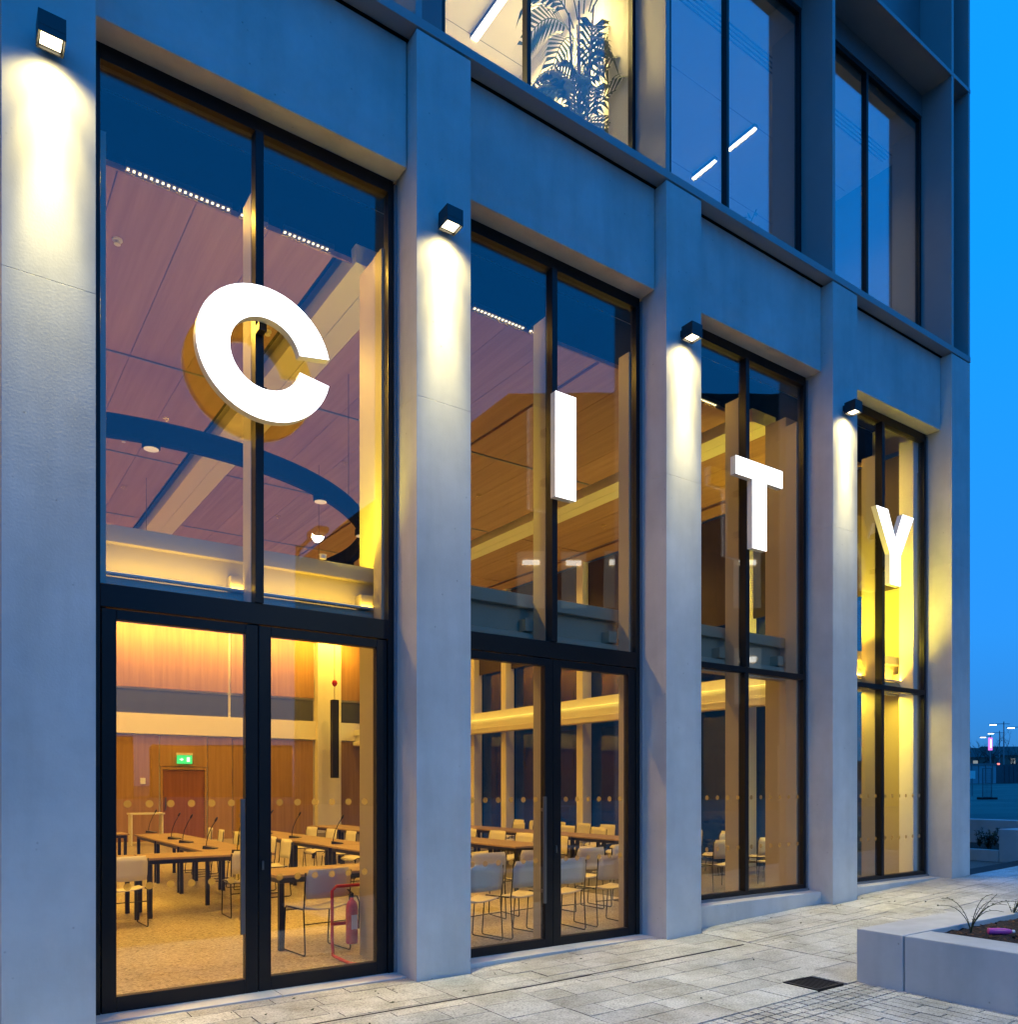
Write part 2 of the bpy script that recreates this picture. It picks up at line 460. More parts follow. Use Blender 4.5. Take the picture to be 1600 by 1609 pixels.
# tall ground floor windows and doors
def bay(i):
    x0, x1 = PX[i] + PW + .030, PX[i + 1] - .030; xm = (x0 + x1) / 2
    door = i <= 2
    win = MB()
    zb = .02 if door else .345
    fa, fb = .365, .455
    win.box(x0, x0 + .05, fa, fb, zb, 6.93).box(x1 - .05, x1, fa, fb, zb, 6.93)                 # jambs
    win.box(x0 + .05, x1 - .05, fa, fb, 6.80, 6.93)
    win.box(xm - .033, xm + .033, fa - .02, fb, (3.09), 6.80)
    if door: win.box(x0 + .05, x1 - .05, fa, fb, 2.925, 3.09)
    else:
        win.box(x0 + .05, x1 - .05, fa, fb, 3.02, 3.09)
        win.box(x0 + .05, x1 - .05, fa, fb, zb, zb + .05)
        win.box(xm - .033, xm + .033, fa - .01, fb, zb + .05, 3.02)
    o = win.build('window', 'frame_black', bld, bevel=.003)
    for a, b in ((x0 + .05, xm - .033), (xm + .033, x1 - .05)):
        box('pane', (a, b, YG - .006, YG + .006, 3.09, 6.80), 'glass', o)
        if not door: box('pane', (a, b, YG - .006, YG + .006, zb + .05, 3.02), 'glass', o)
    dots_parent = []
    if door:
        for s, (a, b) in enumerate(((x0 + .058, xm - .003), (xm + .003, x1 - .058))):
            st = .098
            g0, g1, gz0, gz1 = a + st, b - st, .14, 2.842
            lf = MB()
            lf.box(a, g0, fa + .008, fb - .005, .03, 2.915).box(g1, b, fa + .008, fb - .005, .03, 2.915)
            lf.box(g0, g1, fa + .008, fb - .005, .03, gz0).box(g0, g1, fa + .008, fb - .005, gz1, 2.915)
            lo = lf.build('door', 'frame_black', bld, bevel=.004)
            box('pane', (g0, g1, YG - .006, YG + .006, gz0, gz1), 'glass', lo)
            if s == 0:
                hx = g1 - .035
                h = MB(); h.box(hx - .018, hx + .018, .325, .345, .50, 1.55)
                for zz in (.62, 1.42): h.box(hx - .01, hx + .01, .345, YG - .008, zz - .015, zz + .015)
                h.build('handle', 'handle_steel', lo, bevel=.003)
            else:
                MB().box(a + .02, a + .035, .355, fa + .007, .99, 1.06).build('lock', 'handle_steel', lo)
            dots_parent.append((lo, g0, g1))
    else:
        for a, b in ((x0 + .05, xm - .033), (xm + .033, x1 - .05)): dots_parent.append((o, a, b))
    for (pp, a, b) in dots_parent:
        n = 6; st = (b - a) / n
        for z in (1.52, .92):
            for k in range(n):
                cx = a + st * (k + .5) if not door else a + .075 + k * .148
                d = bpy.data.objects.new('glass_dot', DOT); COL.objects.link(d); d.parent = pp
                d.location = (cx, YG - .0085, z)
    if not door:
        box('plinth', (PX[i] + PW + .006, PX[i + 1] - .006, .16, .47, zg(x0) - .2, .318), 'precast', bld, .006)
        box('sill', (x0 - .02, x1 + .02, .33, .46, .3185, .3445), 'strip_grey', bld)
    else:
        xh = (x0 + x1) / 2 + .12
        for a, b in ((PX[i] + PW + .004, xh - .003), (xh + .003, PX[i + 1] - .004)):
            box('threshold', (a, b, .162, .47, -.1, .022 + (.035 if i == 2 else .008)), 'threshold_stone', bld, .004)
_d = MB().add([(0.0275 * math.cos(2 * math.pi * k / 20), 0, .0275 * math.sin(2 * math.pi * k / 20)) for k in range(20)] +
              [(0.0275 * math.cos(2 * math.pi * k / 20), .0015, .0275 * math.sin(2 * math.pi * k / 20)) for k in range(20)],
              [tuple(range(20)), tuple(range(39, 19, -1))] + [(k, (k + 1) % 20, 20 + (k + 1) % 20, 20 + k) for k in range(20)])
DOT = _d.mesh('glass_dot'); DOT.materials.append(MATS['frosted_dot'])
for i in range(5): bay(i)

# upper storey
YU = .47
for st, (zb, zt) in enumerate(((8.091, 12.039), (12.101, 16.0))):
    for i, q in enumerate(PX):
        box('fin', (q - .01, q + .05, -.002, YU + .02, zb, zt), 'fin_metal', bld, .003)
        if i == 5: break
        q2 = PX[i + 1]
        jx = q + .50
        box('jamb_panel', (q + .051, jx, YU - .03, YU + .06, zb, zt), 'panel_metal', bld)
        if st == 0:
            box('head_panel', (jx + .001, q2 - .012, YU - .04, YU + .06, 11.72, zt), 'panel_metal', bld)
            fr = MB(); xm = q + 1.49
            a, b = jx + .001, q2 - .012
            fr.box(a, a + .04, YU - .025, YU + .05, zb, 11.719).box(b - .045, b, YU - .025, YU + .05, zb, 11.719)
            fr.box(a + .04, b - .045, YU - .025, YU + .05, 11.66, 11.719).box(a + .04, b - .045, YU - .025, YU + .05, zb, zb + .05)
            fr.box(xm - .024, xm + .024, YU - .035, YU + .05, zb + .05, 11.66)
            o = fr.build('window', 'frame_black', bld, bevel=.003)
            for c, d in ((a + .04, xm - .024), (xm + .024, b - .045)):
                box('pane', (c, d, YU + .005, YU + .017, zb + .05, 11.66), 'clear_glass' if i == 2 else 'coated_glass', o)
        else:
            xs = [jx + .004, q + 1.2, q + 1.75, q2 - .012]
            for a, b in zip(xs, xs[1:]):
                box('cladding_panel', (a, b - .012, YU - .01, YU + .06, zb, zt), 'panel_metal', bld)
    box('corner_panel', (PX[5] + .051, 12.598, YU - .03, YU + .06, zb, zt), 'panel_metal', bld)
    box('fin', (12.60, 12.645, -.002, YU + .02, zb, zt), 'fin_metal', bld, .003)
    box('side_cladding', (12.60, 12.64, YU + .03, 21.1, zb, zt), 'panel_metal', bld)

# ------------------------------------------------------------------ the hall behind the glass
ZF, ZC = .03, 6.75
box('hall_floor', (-2.7, 12.6, .471, 20.9, -.1, ZF), 'terrazzo', bld)
box('floor_slab', (-2.7, 12.6, .62, 20.9, 7.4, 8.10), 'plaster', bld)
box('void_shade_sheet', (-2.7, 12.3, .47, 1.345, 7.36, 7.39), 'ring_black', bld)  # this and the next two: black sheets standing for the unlit void's shade
box('void_shade_fascia', (-2.7, 12.3, 1.352, 1.372, ZC + .045, 7.355), 'ring_black', bld)
box('lintel_shade_sheet', (-2.7, 12.3, .462, .468, 6.94, 7.35), 'ring_black', bld)
# jamb fins and mullion fins
for i in range(5):
    x0, x1 = PX[i] + PW, PX[i + 1]; xm = (x0 + x1) / 2
    for a, b, d in ((x0 + .05, x0 + .13, .62), (xm - .035, xm + .035, .66), (x1 - .10, x1 - .03, .62)):
        box('inner_fin', (a, b, .456, d, ZF, 6.36), 'dimmed_white_paint', bld, .002)
for q in (PX[2], PX[4], PX[5] - .08):
    box('column', (q + .04, q + .54, .72, 1.05 if q == PX[4] else 1.22, ZF, 6.56), 'dimmed_white_paint', bld, .004)
# perimeter beam: a top band, a recessed web and a rounded lower rail, between the columns
def perim(xa, xb):
    o = MB().box(xa, xb, .72, .86, 3.49, 3.62).build('edge_beam', 'dimmed_white_paint', bld, bevel=.004)
    MB().box(xa, xb, .79, .85, 3.22, 3.49).build('web', 'dimmed_white_paint', o)
    pts = [(.66, 3.05), (.66, 3.17), (.685, 3.215), (.73, 3.23), (.82, 3.23), (.82, 3.05)]
    n = len(pts)
    mb = MB(); mb.add([(xa, y, z) for y, z in pts] + [(xb, y, z) for y, z in pts],
                      [(k, (k + 1) % n, n + (k + 1) % n, n + k) for k in range(n)] + [tuple(range(n)), tuple(range(2 * n - 1, n - 1, -1))])
    mb.build('rail', 'dimmed_white_paint', o, bevel=.003)
    return o
segs = []
for i in range(5):
    x0, x1 = PX[i] + PW, PX[i + 1]; xm = (x0 + x1) / 2
    e = perim(x0 - .40 if i else -2.6, x1 + .02)
    for xc in (xm + .01, x1 - .06):
        b = MB().box(xc - .14, xc - .02, .665, .79, 3.235, 3.36).box(xc - .02, xc + .06, .63, .66, 3.28, 3.40)
        b.build('bracket', 'dimmed_white_paint', e, bevel=.003)
        MB().box(xc + .012, xc + .028, .626, .63, 3.33, 3.36).build('socket', 'black_steel', e)
# end wall glazing seen through the hall (the +x side)
XS = 12.05
ys = [.575 + 1.525 * k for k in range(14)]
for y in ys:
    box('side_column', (XS - .14, XS + .12, y - .11, y + .11, ZF, ZC + .1), 'white_paint', bld, .003)
for a, b in zip(ys, ys[1:]):
    fr = MB()
    for z0, z1 in ((ZF + .02, .14), (3.3, 3.38), (6.6, 6.7)): fr.box(XS + .12, XS + .18, a + .04, b - .04, z0, z1)
    for yy in (a + .02, b - .06): fr.box(XS + .12, XS + .18, yy, yy + .04, ZF, 6.7)
    o = fr.build('side_window', 'frame_black', bld)
    box('pane', (XS + .145, XS + .157, a + .06, b - .06, .14, 6.6), 'tinted_glass', o)
    box('blind', (XS + .02, XS + .05, a + .12, b - .12, 4.7, 6.74), 'blind', o)
e = MB().box(XS - .42, XS - .26, 1.3, 19.9, 3.42, 3.60).build('edge_beam', 'white_paint', bld, bevel=.004)
MB().box(XS - .36, XS - .30, 1.3, 19.9, 3.20, 3.42).build('web', 'white_paint', e)
MB().box(XS - .46, XS - .30, 1.3, 19.9, 3.05, 3.20).build('rail', 'white_paint', e, bevel=.03)
# panelled rear wall of the hall
YB = 20.0
box('hall_rear_wall', (-2.7, 12.3, YB + .05, YB + .3, 0, ZC + .25), 'plaster', bld)
doorx = (5.45, 6.72)
xs = [-2.6, -1.5, -.4, .7, 1.8, 2.9, 4.1, 5.38, 6.79, 7.55, 8.75, 10.22]
for a, b in zip(xs, xs[1:]):
    if abs(a - 5.38) < .01:
        box('wall_panel', (a + .02, b - .02, YB, YB + .05, 2.28, 3.20), 'wall_wood', bld)
    else: box('wall_panel', (a + .012, b - .012, YB, YB + .05, ZF, 3.20), 'wall_wood', bld)
box('wall_panel', (11.15, 12.0, YB, YB + .05, ZF, 3.20), 'wall_wood', bld)
box('wall_band', (-2.6, 12.0, YB - .06, YB + .05, 3.24, 3.84), 'white_paint', bld)
for a, b in ((-2.6, -.1), (-.05, 2.45), (2.5, 7.42), (7.50, 10.22), (11.15, 12.0)):
    box('clerestory', (a, b, YB + .02, YB + .05, 3.86, 4.55), 'dark_clad', bld)
    box('wall_panel', (a, b, YB - .02, YB + .05, 4.62, ZC), 'wall_wood', bld)
box('wall_column', (10.28, 11.10, YB - .25, YB + .05, ZF, ZC), 'white_paint', bld)
dr = MB().box(doorx[0] + .04, doorx[1] - .04, YB - .005, YB + .04, ZF, 2.16).build('hall_door', 'door_wood', bld)
f = MB().box(doorx[0] - .03, doorx[0] + .03, YB - .03, YB + .05, ZF, 2.26).box(doorx[1] - .03, doorx[1] + .03, YB - .03, YB + .05, ZF, 2.26)
f.box(doorx[0] + .03, doorx[1] - .03, YB - .03, YB + .05, 2.18, 2.26); f.build('door_frame', 'wall_wood', dr)
MB().box(doorx[0] + .09, doorx[0] + .12, YB - .05, YB - .006, .95, 1.35).build('door_handle', 'handle_steel', dr)
# ceiling: wooden panels, white beams with a dark slot beside them
def cpanels(xa, xb):
    n = max(1, round((xb - xa) / .66)); wdt = (xb - xa) / n
    ye = [1.36 + k * 3.09 for k in range(7)]
    for a, b in zip(ye, ye[1:]):
        for k in range(n):
            box('ceiling_panel', (xa + k * wdt + .004, xa + (k + 1) * wdt - .004, a + .022, min(b, 19.98) - .022, ZC, ZC + .04), 'ceiling_wood', bld)
cpanels(-2.6, 3.10); cpanels(3.83, 6.455); cpanels(6.505, 9.00); cpanels(9.73, 11.44)
box('ceiling_margin', (11.56, 12.0, 1.36, 19.98, ZC, ZC + .04), 'ceiling_wood', bld)
for xc in (PX[2] + .2675, PX[4] + .2675):
    for s in (-1, 1):
        box('ceiling_beam', (xc - .255 if s < 0 else xc + .004, xc - .004 if s < 0 else xc + .255, 1.24, 19.98, ZC - .06, ZC + .12), 'white_paint', bld)
for yk in (1.36 + 3.09 * k for k in range(1, 6)):
    box('ceiling_trim', (-2.6, 3.0, yk - .012, yk + .012, ZC - .012, ZC + .02), 'strip_grey', bld)
    box('ceiling_trim', (3.9, 8.95, yk - .012, yk + .012, ZC - .012, ZC + .02), 'strip_grey', bld)
box('ceiling_edge', (-2.6, 12.0, 1.33, 1.35, ZC - .02, ZC + .03), 'wall_wood', bld)
for (x, y) in ((1.35, 2.3), (3.0, 3.0), (1.2, 3.9), (4.8, 4.4), (2.2, 7.0), (6.0, 6.0), (8.0, 4.0)):
    s = MB().lathe([(.045, 0), (.045, -.012), (.02, -.015), (.014, -.035), (.03, -.042), (.03, -.046)], (x, y, ZC), 14)
    o = s.build('sprinkler', 'white_paint'); tag(o, 'small white sprinkler head on the wooden hall ceiling', 'sprinkler', 'sprinkler heads on the hall ceiling')

# ------------------------------------------------------------------ lamps inside the hall
def linear(loc, L, rz, power, label, group, col=WARM, name='linear_light', wd=.06, spread=150, fixed=True, led='led_strip'):
    o = empty(name, loc, rz); tag(o, label, 'light fitting', group)
    MB().box(-L / 2, L / 2, -wd / 2, wd / 2, 0, .05).build('housing', 'lamp_black', o)
    MB().box(-L / 2 + .01, L / 2 - .01, -wd / 2 + .008, wd / 2 - .008, -.008, -.0005).build('diffuser', led, o)
    if power:
        light('lamp', 'AREA', (0, 0, -.014), (0, 0, 0), power, col, o, shape='RECTANGLE', size=L - .02, size_y=wd, spread=R(spread))
    return o
for x in (-.9, 1.2, 2.55, 5.2, 7.7, 10.6):
    for y in (2.9, 5.9, 9.0, 12.1, 15.2, 18.2):
        if y < 5 and x > 3: continue
        o = empty('ceiling_downlight', (x, y, ZC)); tag(o, 'extra small round downlight added in the hall ceiling to brighten the chairs', 'light fitting', 'downlights recessed in the hall ceiling')
        MB().lathe([(.055, -.001), (.055, -.006), (.04, -.006), (.038, .02)], n=14).build('trim', 'wall_wood', o)
        light('lamp', 'SPOT', (0, 0, -.02), (0, 0, 0), 480 if y < 5 else 225, WARM, o, spot_size=R(150), spot_blend=.6, shadow_soft_size=.05)
for (x, y) in ((7.75, 4.3), (10.75, 4.3), (5.3, 4.0)):  # extra downlights, added to brighten the chairs near the glass
    o = empty('ceiling_downlight', (x, y, ZC)); tag(o, 'extra small round downlight added in the hall ceiling to brighten the chairs', 'light fitting', 'downlights recessed in the hall ceiling')
    MB().lathe([(.055, -.001), (.055, -.006), (.04, -.006), (.038, .02)], n=14).build('trim', 'wall_wood', o)
    light('lamp', 'SPOT', (0, 0, -.02), (0, 0, 0), 420, WARM, o, spot_size=R(62), spot_blend=.7, shadow_soft_size=.05)
for x0_ in (3.185, 9.085): box('slot_shade_sheet', (x0_ - .085, x0_ + .06, 1.4, 19.95, ZC + .185, ZC + .20), 'ring_black', bld)  # black sheet puts the slot's shade into colour
# perforated led bars along the front edge of the ceiling
for (xa, xb) in ((1.24, 2.10), (2.17, 2.42), (2.56, 3.05), (4.62, 5.30), (5.36, 5.72), (7.15, 7.85), (8.05, 8.5), (10.1, 10.8), (11.0, 11.6)):
    o = empty('led_bar', ((xa + xb) / 2, 1.26, ZC - .03)); L = xb - xa
    tag(o, 'short perforated led bar along the front edge of the hall ceiling', 'light fitting', 'led bars at the front edge of the hall ceiling')
    MB().box(-L / 2, L / 2, -.03, .03, 0, .05).build('housing', 'lamp_black', o)
    mb = MB(); n = int(L / .045)
    for k in range(n):
        x = -L / 2 + .022 + k * .045
        mb.box(x - .009, x + .009, -.012, .012, -.006, -.0005)
    mb.build('led_row', 'led_warm', o)['kind'] = 'stuff'
    light('lamp', 'AREA', (0, 0, -.012), (R(-14), 0, 0), (22 if xa < 4 else 17) * L, WARM, o, shape='RECTANGLE', size=L, size_y=.03, spread=R(165))
# wash along the top of the rear wall
o = empty('wall_washer', (4.7, 19.3, 6.68)); tag(o, 'long slim wall washer at the ceiling before the wooden rear wall', 'light fitting')
MB().box(-7.0, 7.0, -.05, .05, .02, .065).build('housing', 'white_paint', o)
light('lamp', 'AREA', (0, 0, 0), (R(40), 0, 0), 620, (1, .52, .05), o, shape='RECTANGLE', size=14, size_y=.08, spread=R(120))
# up-lights on the edge beam in the first and last bay
for (xa, xb, pw, lb) in ((.95, 3.18, 9, 'thin led strip on the white edge beam behind the letter C'), (9.8, 12.0, 40, 'thin led strip on the white edge beam behind the letter Y')):
    o = empty('led_strip', ((xa + xb) / 2, .655, 3.236)); tag(o, lb, 'light fitting'); L = xb - xa
    MB().box(-L / 2, L / 2, -.012, .05, -.005, .010).build('profile', 'white_paint', o)
    MB().box(-L / 2 + .01, L / 2 - .01, -.006, .012, .0105, .014).build('diffuser', 'led_cove', o)
    light('lamp', 'AREA', (0, 0, .02), (R(180 - 28), 0, 0), pw, (1, .60, .05), o, shape='RECTANGLE', size=L - .02, size_y=.02, spread=R(170))
for (x, y, z, rx, ry, pw, lb) in ((2.72, .70, 3.66, 150, 32, 170, 'small up-light on the edge beam beside the column behind the letter C'), (11.15, .66, 3.66, 152, 40, 480, 'small up-light on the edge beam beside the corner column'), (10.45, .66, 3.66, 170, 14, 220, 'small up-light on the edge beam behind the letter Y')):
    o = empty('uplight', (x, y, z)); tag(o, lb, 'light fitting')
    MB().lathe([(.03, -.036), (.03, -.006), (.036, .0)], n=12).build('body', 'white_paint', o)
    light('lamp', 'SPOT', (0, 0, .01), (R(rx), R(ry), 0), pw, (1, .76, .035), o, spot_size=R(165), spot_blend=1.0, shadow_soft_size=.05)
o = empty('led_strip', (11.0, .74, 3.044)); tag(o, 'led strip added under the white edge beam to warm the last lower pane', 'light fitting')  # added lamp that puts a warm glow into the lower pane
MB().box(-.9, .9, -.015, .015, -.012, 0).build('profile', 'white_paint', o)
light('lamp', 'AREA', (0, 0, -.02), (0, 0, 0), 60, (1, .70, .06), o, shape='RECTANGLE', size=1.7, size_y=.03, spread=R(170))
# led line along the beam under the end windows
o = empty('led_strip', (XS - .47, 10.5, 3.21)); tag(o, 'long led strip lighting the white beam along the end windows', 'light fitting')
MB().box(-.012, .012, -9, 9, 0, .012).build('profile', 'white_paint', o)
light('lamp', 'AREA', (0, 0, .02), (R(180), R(-35), 0), 110, (1, .74, .12), o, shape='RECTANGLE', size=.03, size_y=17.8, spread=R(160))

# circular dark lighting ring over the conference table
ring = empty('lighting_ring', (2.0, 5.5, 5.0)); tag(ring, 'large dark circular lighting ring hung over the conference table', 'light fitting')
mb = MB(); n = 96; ro, rin, hh = 3.07, 2.97, .21
vs = []
for k in range(n):
    a = 2 * math.pi * k / n; c, s = math.cos(a), math.sin(a)
    vs += [(ro * c, ro * s, 0), (ro * c, ro * s, hh), (rin * c, rin * s, hh), (rin * c, rin * s, 0)]
fs = []
for k in range(n):
    o, q = 4 * k, 4 * ((k + 1) % n)
    for j in range(4): fs.append((o + j, q + j, q + (j + 1) % 4, o + (j + 1) % 4))
mb.add(vs, fs); mb.build('hoop', 'ring_black', ring)
for k in range(6):
    a = R(60 * k + 15); MB().tube([(3.02 * math.cos(a), 3.02 * math.sin(a), hh), (3.02 * math.cos(a), 3.02 * math.sin(a), ZC - 5.0)], .004, 5).build('cable', 'black_steel', ring)
for k in range(12):
    a = R(-94 + 30.5 * k if k < 11 else 235)
    if k == 0: a = R(-96)
    if k == 1: a = R(-58)
    c = (3.02 * math.cos(a), 3.02 * math.sin(a), 0)
    sp = MB().lathe([(.085, .02), (.085, -.05), (.078, -.055)], c, 18).build('spot_can', 'ring_black', ring)
    MB().lathe([(.07, -.058), (.07, -.062)], c, 18).build('lens', 'can_lens', sp)
    light('lamp', 'SPOT', (c[0], c[1], -.07), (0, 0, 0), 130, WARM, sp, spot_size=R(120), spot_blend=.9, shadow_soft_size=.06)

# hanging line speaker before the white column
o = empty('column_speaker', (10.55, 19.0, 1.95)); tag(o, 'tall slim black column speaker hung on a cable before the white column', 'speaker')
MB().box(-.11, .11, -.11, .11, 0, 2.55).build('body', 'black_steel', o, bevel=.01)
MB().box(-.095, .095, -.113, -.1105, .03, 2.52).build('grille', 'iron', o)
MB().tube([(0, 0, 2.55), (0, 0, ZC - 1.95)], .008, 6).build('cable', 'black_steel', o)
MB().lathe([(.01, 2.98), (.07, 3.03), (.09, 3.1), (.07, 3.17), (.01, 3.2)], n=14).build('red_ball', 'red_paint', o, smooth=True)
# exit sign
o = empty('exit_sign', (6.08, YB - .1, 2.36)); tag(o, 'small green lit exit sign over the wooden hall door', 'sign')
MB().box(-.22, .22, -.02, .02, .0, .26).build('panel', 'exit_green', o)
MB().box(-.23, .23, -.05, .05, .261, .33).build('housing', 'label_white', o)
pg = MB(); pg.box(.06, .15, -.026, -.0205, .06, .20); pg.build('door_pictogram', 'exit_white', o)
ar = MB(); ar.box(-.15, -.03, -.026, -.0205, .115, .145); ar.prism_xz([(-.10, .075), (-.03, .13), (-.10, .185)], -.028, -.0265); ar.build('arrow', 'exit_white', o)
# switch plate on the wall
o = box('wall_switch', (4.85, 4.99, YB - .03, YB - .001, 1.74, 1.92), 'label_white'); tag(o, 'small white control plate on the wood wall left of the door', 'switch')

# ------------------------------------------------------------------ furniture
def chair_proto():
    r = empty('chair')
    # facing +y, sitter looks along +y
    n = 7; mb = MB(); vs = []; th = .012
    for j in range(6):
        y = -.20 + j * .42 / 5
        for i in range(n):
            f = (i / (n - 1)) * 2 - 1
            z = .455 - .030 * (1 - f * f) - (.035 if j == 5 else 0) + (.012 if j == 0 else 0)
            vs.append((f * (.235 if 0 < j < 5 else .215), y, z))
    m = len(vs); vs += [(x, y, z - th) for x, y, z in vs]
    fs = []
    for j in range(5):
        for i in range(n - 1):
            a = j * n + i; fs += [(a, a + 1, a + n + 1, a + n), (m + a + n, m + a + n + 1, m + a + 1, m + a)]
    ed = [i for i in range(n)] + [j * n + n - 1 for j in range(1, 6)] + [5 * n + i for i in range(n - 2, -1, -1)] + [j * n for j in range(4, 0, -1)]
    for a, b in zip(ed, ed[1:] + ed[:1]): fs.append((a, m + a, m + b, b))
    mb.add(vs, fs); mb.build('seat', 'chair_shell', r, smooth=True)
    mb = MB(); vs = []
    for j in range(5):
        z = .545 + j * .285 / 4; lean = -.215 - (z - .5) * .10
        wdt = .235 if 0 < j < 4 else (.225 if j == 0 else .21)
        for i in range(n):
            f = (i / (n - 1)) * 2 - 1
            vs.append((f * wdt, lean - .035 * (1 - f * f), z))
    m = len(vs); vs += [(x, y - .012, z) for x, y, z in vs]
    fs = []
    for j in range(4):
        for i in range(n - 1):
            a = j * n + i; fs += [(a, a + 1, a + n + 1, a + n), (m + a + n, m + a + n + 1, m + a + 1, m + a)]
    ed = [i for i in range(n)] + [j * n + n - 1 for j in range(1, 5)] + [4 * n + i for i in range(n - 2, -1, -1)] + [j * n for j in range(3, 0, -1)]
    for a, b in zip(ed, ed[1:] + ed[:1]): fs.append((a, m + a, m + b, b))
    mb.add(vs, fs); mb.build('backrest', 'chair_shell', r, smooth=True)
    for s in (-1, 1):
        x = s * .242
        pts = [(x, -.245, .80), (x, -.218, .50), (x, -.205, .44), (x, -.235, .03), (x, -.225, .012), (x, -.20, .008),
               (x, .20, .008), (x, .225, .012), (x, .232, .03), (x, .195, .42), (x, .17, .442), (x, -.18, .445)]
        MB().tube(pts, .0075, 6).build('side_frame', 'chair_wire', r, smooth=True)
    for y, z in ((-.2, .30), (.18, .40)):
        MB().tube([(-.242, y, z), (.242, y, z)], .006, 6).build('crossbar', 'chair_wire', r, smooth=True)
    return r
chair0 = chair_proto(); used = [False]
def chair(x, y, rz, label, group):
    o = chair0 if not used[0] else copy_tree(chair0)
    used[0] = True
    o.location = (x + random.uniform(-.03, .03), y + random.uniform(-.03, .03), ZF); o.rotation_euler = (0, 0, R(rz + random.uniform(-8, 8)))
    tag(o, label, 'chair', group); return o
def table_proto():
    r = empty('table')
    MB().box(-.80, .80, -.375, .375, .718, .745).build('tabletop', 'table_wood', r, bevel=.004)
    a = MB(); a.box(-.76, .76, -.335, -.315, .665, .717).box(-.76, .76, .315, .335, .665, .717).box(-.76, -.74, -.314, .314, .665, .717).box(.74, .76, -.314, .314, .665, .717)
    a.build('apron', 'black_steel', r)
    for sx in (-1, 1):
        for sy in (-1, 1):
            MB().box(sx * .735 - .025, sx * .735 + .025, sy * .31 - .025, sy * .31 + .025, 0, .664).build('leg', 'black_steel', r)
    return r
table0 = table_proto(); tused = [False]
def table(x, y, rz, label, group=None):
    o = table0 if not tused[0] else copy_tree(table0)
    tused[0] = True
    o.location = (x, y, ZF); o.rotation_euler = (0, 0, R(rz)); tag(o, label, 'table', group)
    if group is None and 'group' in o: del o['group']
    return o
def mic_proto():
    r = empty('microphone')
    mb = MB(); mb.add([(-.07, -.09, 0), (.07, -.09, 0), (.07, .09, 0), (-.07, .09, 0), (-.065, -.085, .015), (.065, -.085, .015), (.065, .085, .045), (-.065, .085, .045)],
                      [(3, 2, 1, 0), (4, 5, 6, 7), (0, 1, 5, 4), (1, 2, 6, 5), (2, 3, 7, 6), (3, 0, 4, 7)])
    mb.build('base', 'black_steel', r, bevel=.004)
    pts = [(0, .06, .04), (0, .055, .10), (0, .03, .20), (0, -.02, .31), (0, -.07, .39)]
    MB().tube(pts, .0065, 6).build('gooseneck', 'black_steel', r, smooth=True)
    MB().tube([(0, -.066, .385), (0, -.085, .42), (0, -.10, .445)], [.012, .016, .008], 8).build('capsule', 'black_steel', r, smooth=True)
    return r
mic0 = mic_proto(); mused = [False]
def mic(x, y, rz, label):
    o = mic0 if not mused[0] else copy_tree(mic0)
    mused[0] = True
    o.location = (x, y, ZF + .746); o.rotation_euler = (0, 0, R(rz + random.uniform(-12, 12)))
    tag(o, label, 'microphone', 'gooseneck microphones on the conference tables')

LBL = {'A': 'oak topped black legged table of the ring nearest the first glass door',
       'S': 'oak topped table running back in a line from the first glass door',
       'M': 'oak topped table in the middle line behind the fire extinguishers',
       'R': 'oak topped table in the line seen through the second glass door',
       'W': 'oak topped table in the line beside the end windows'}
table(3.48, 2.20, 2, 'single oak topped table beside the red fire extinguishers')
for x in (-.4, 1.22, 2.84): table(x, 5.0, 0, LBL['A'], 'tables of the ring near the first door')
for y in (6.2, 7.82, 9.44): table(3.30, y, 90, LBL['S'], 'tables in the line behind the first door')
for x in (2.1, .48): table(x, 10.9, 0, 'oak topped table closing the far end of the conference ring', 'tables at the far end of the conference ring')
for y in (4.6, 6.22, 7.84, 9.46): table(5.08, y, 90, LBL['M'], 'tables in the middle line of the hall')
for y in (4.45, 6.07, 7.69, 9.31, 10.93): table(7.25, y, 90, LBL['R'], 'tables in the line behind the second door')
for y in (4.4, 6.02, 7.64, 9.26): table(9.60, y, 90, LBL['W'], 'tables in the line beside the end windows')
for (x, y, rz) in ((3.12, 5.8, 90), (3.15, 7.3, 90), (3.2, 8.3, 90), (3.3, 10.6, 95)): mic(x, y, rz - 30, 'black gooseneck microphone on the table line behind the first door')
mic(3.25, 4.9, 140, 'black gooseneck microphone on the table end beside the door handle')
for (x, y) in ((4.95, 4.55), (4.98, 5.7), (4.98, 7.5), (5.0, 9.0)): mic(x, y, 60, 'black gooseneck microphone on the middle line of tables')

G1 = 'white shell chair drawn up to the conference ring behind the first door'
chair(1.72, 4.28, 0, 'white shell chair with its back to the first door beside the left stile', None)
chair(3.18, 4.30, 3, 'white shell chair half hidden by the first door handle', None)
chair(3.08, 1.66, 2, 'white shell chair by the fire extinguishers, its back to the door', None)
chair(3.98, 1.72, -4, 'white shell chair half hidden behind the fire extinguishers', None)
for o in (chair0,):
    pass
for y in (5.9, 6.7, 7.5, 8.4, 9.3, 10.2): chair(4.0, y, 90, 'white shell chair along the table line behind the first door', 'chairs along the table line behind the first door')
for x in (.5, 1.3, 2.1): chair(x, 11.6, 180, 'white shell chair at the far end of the conference ring', 'chairs at the far end of the conference ring')
chair(.5, 4.28, 0, G1, 'chairs at the ring behind the first door'); chair(-.4, 4.3, 0, G1, 'chairs at the ring behind the first door')
for y in (4.9, 5.8, 6.6, 7.5, 8.4, 9.3): chair(5.75, y, 90, 'white shell chair along the middle line of tables', 'chairs along the middle tables')
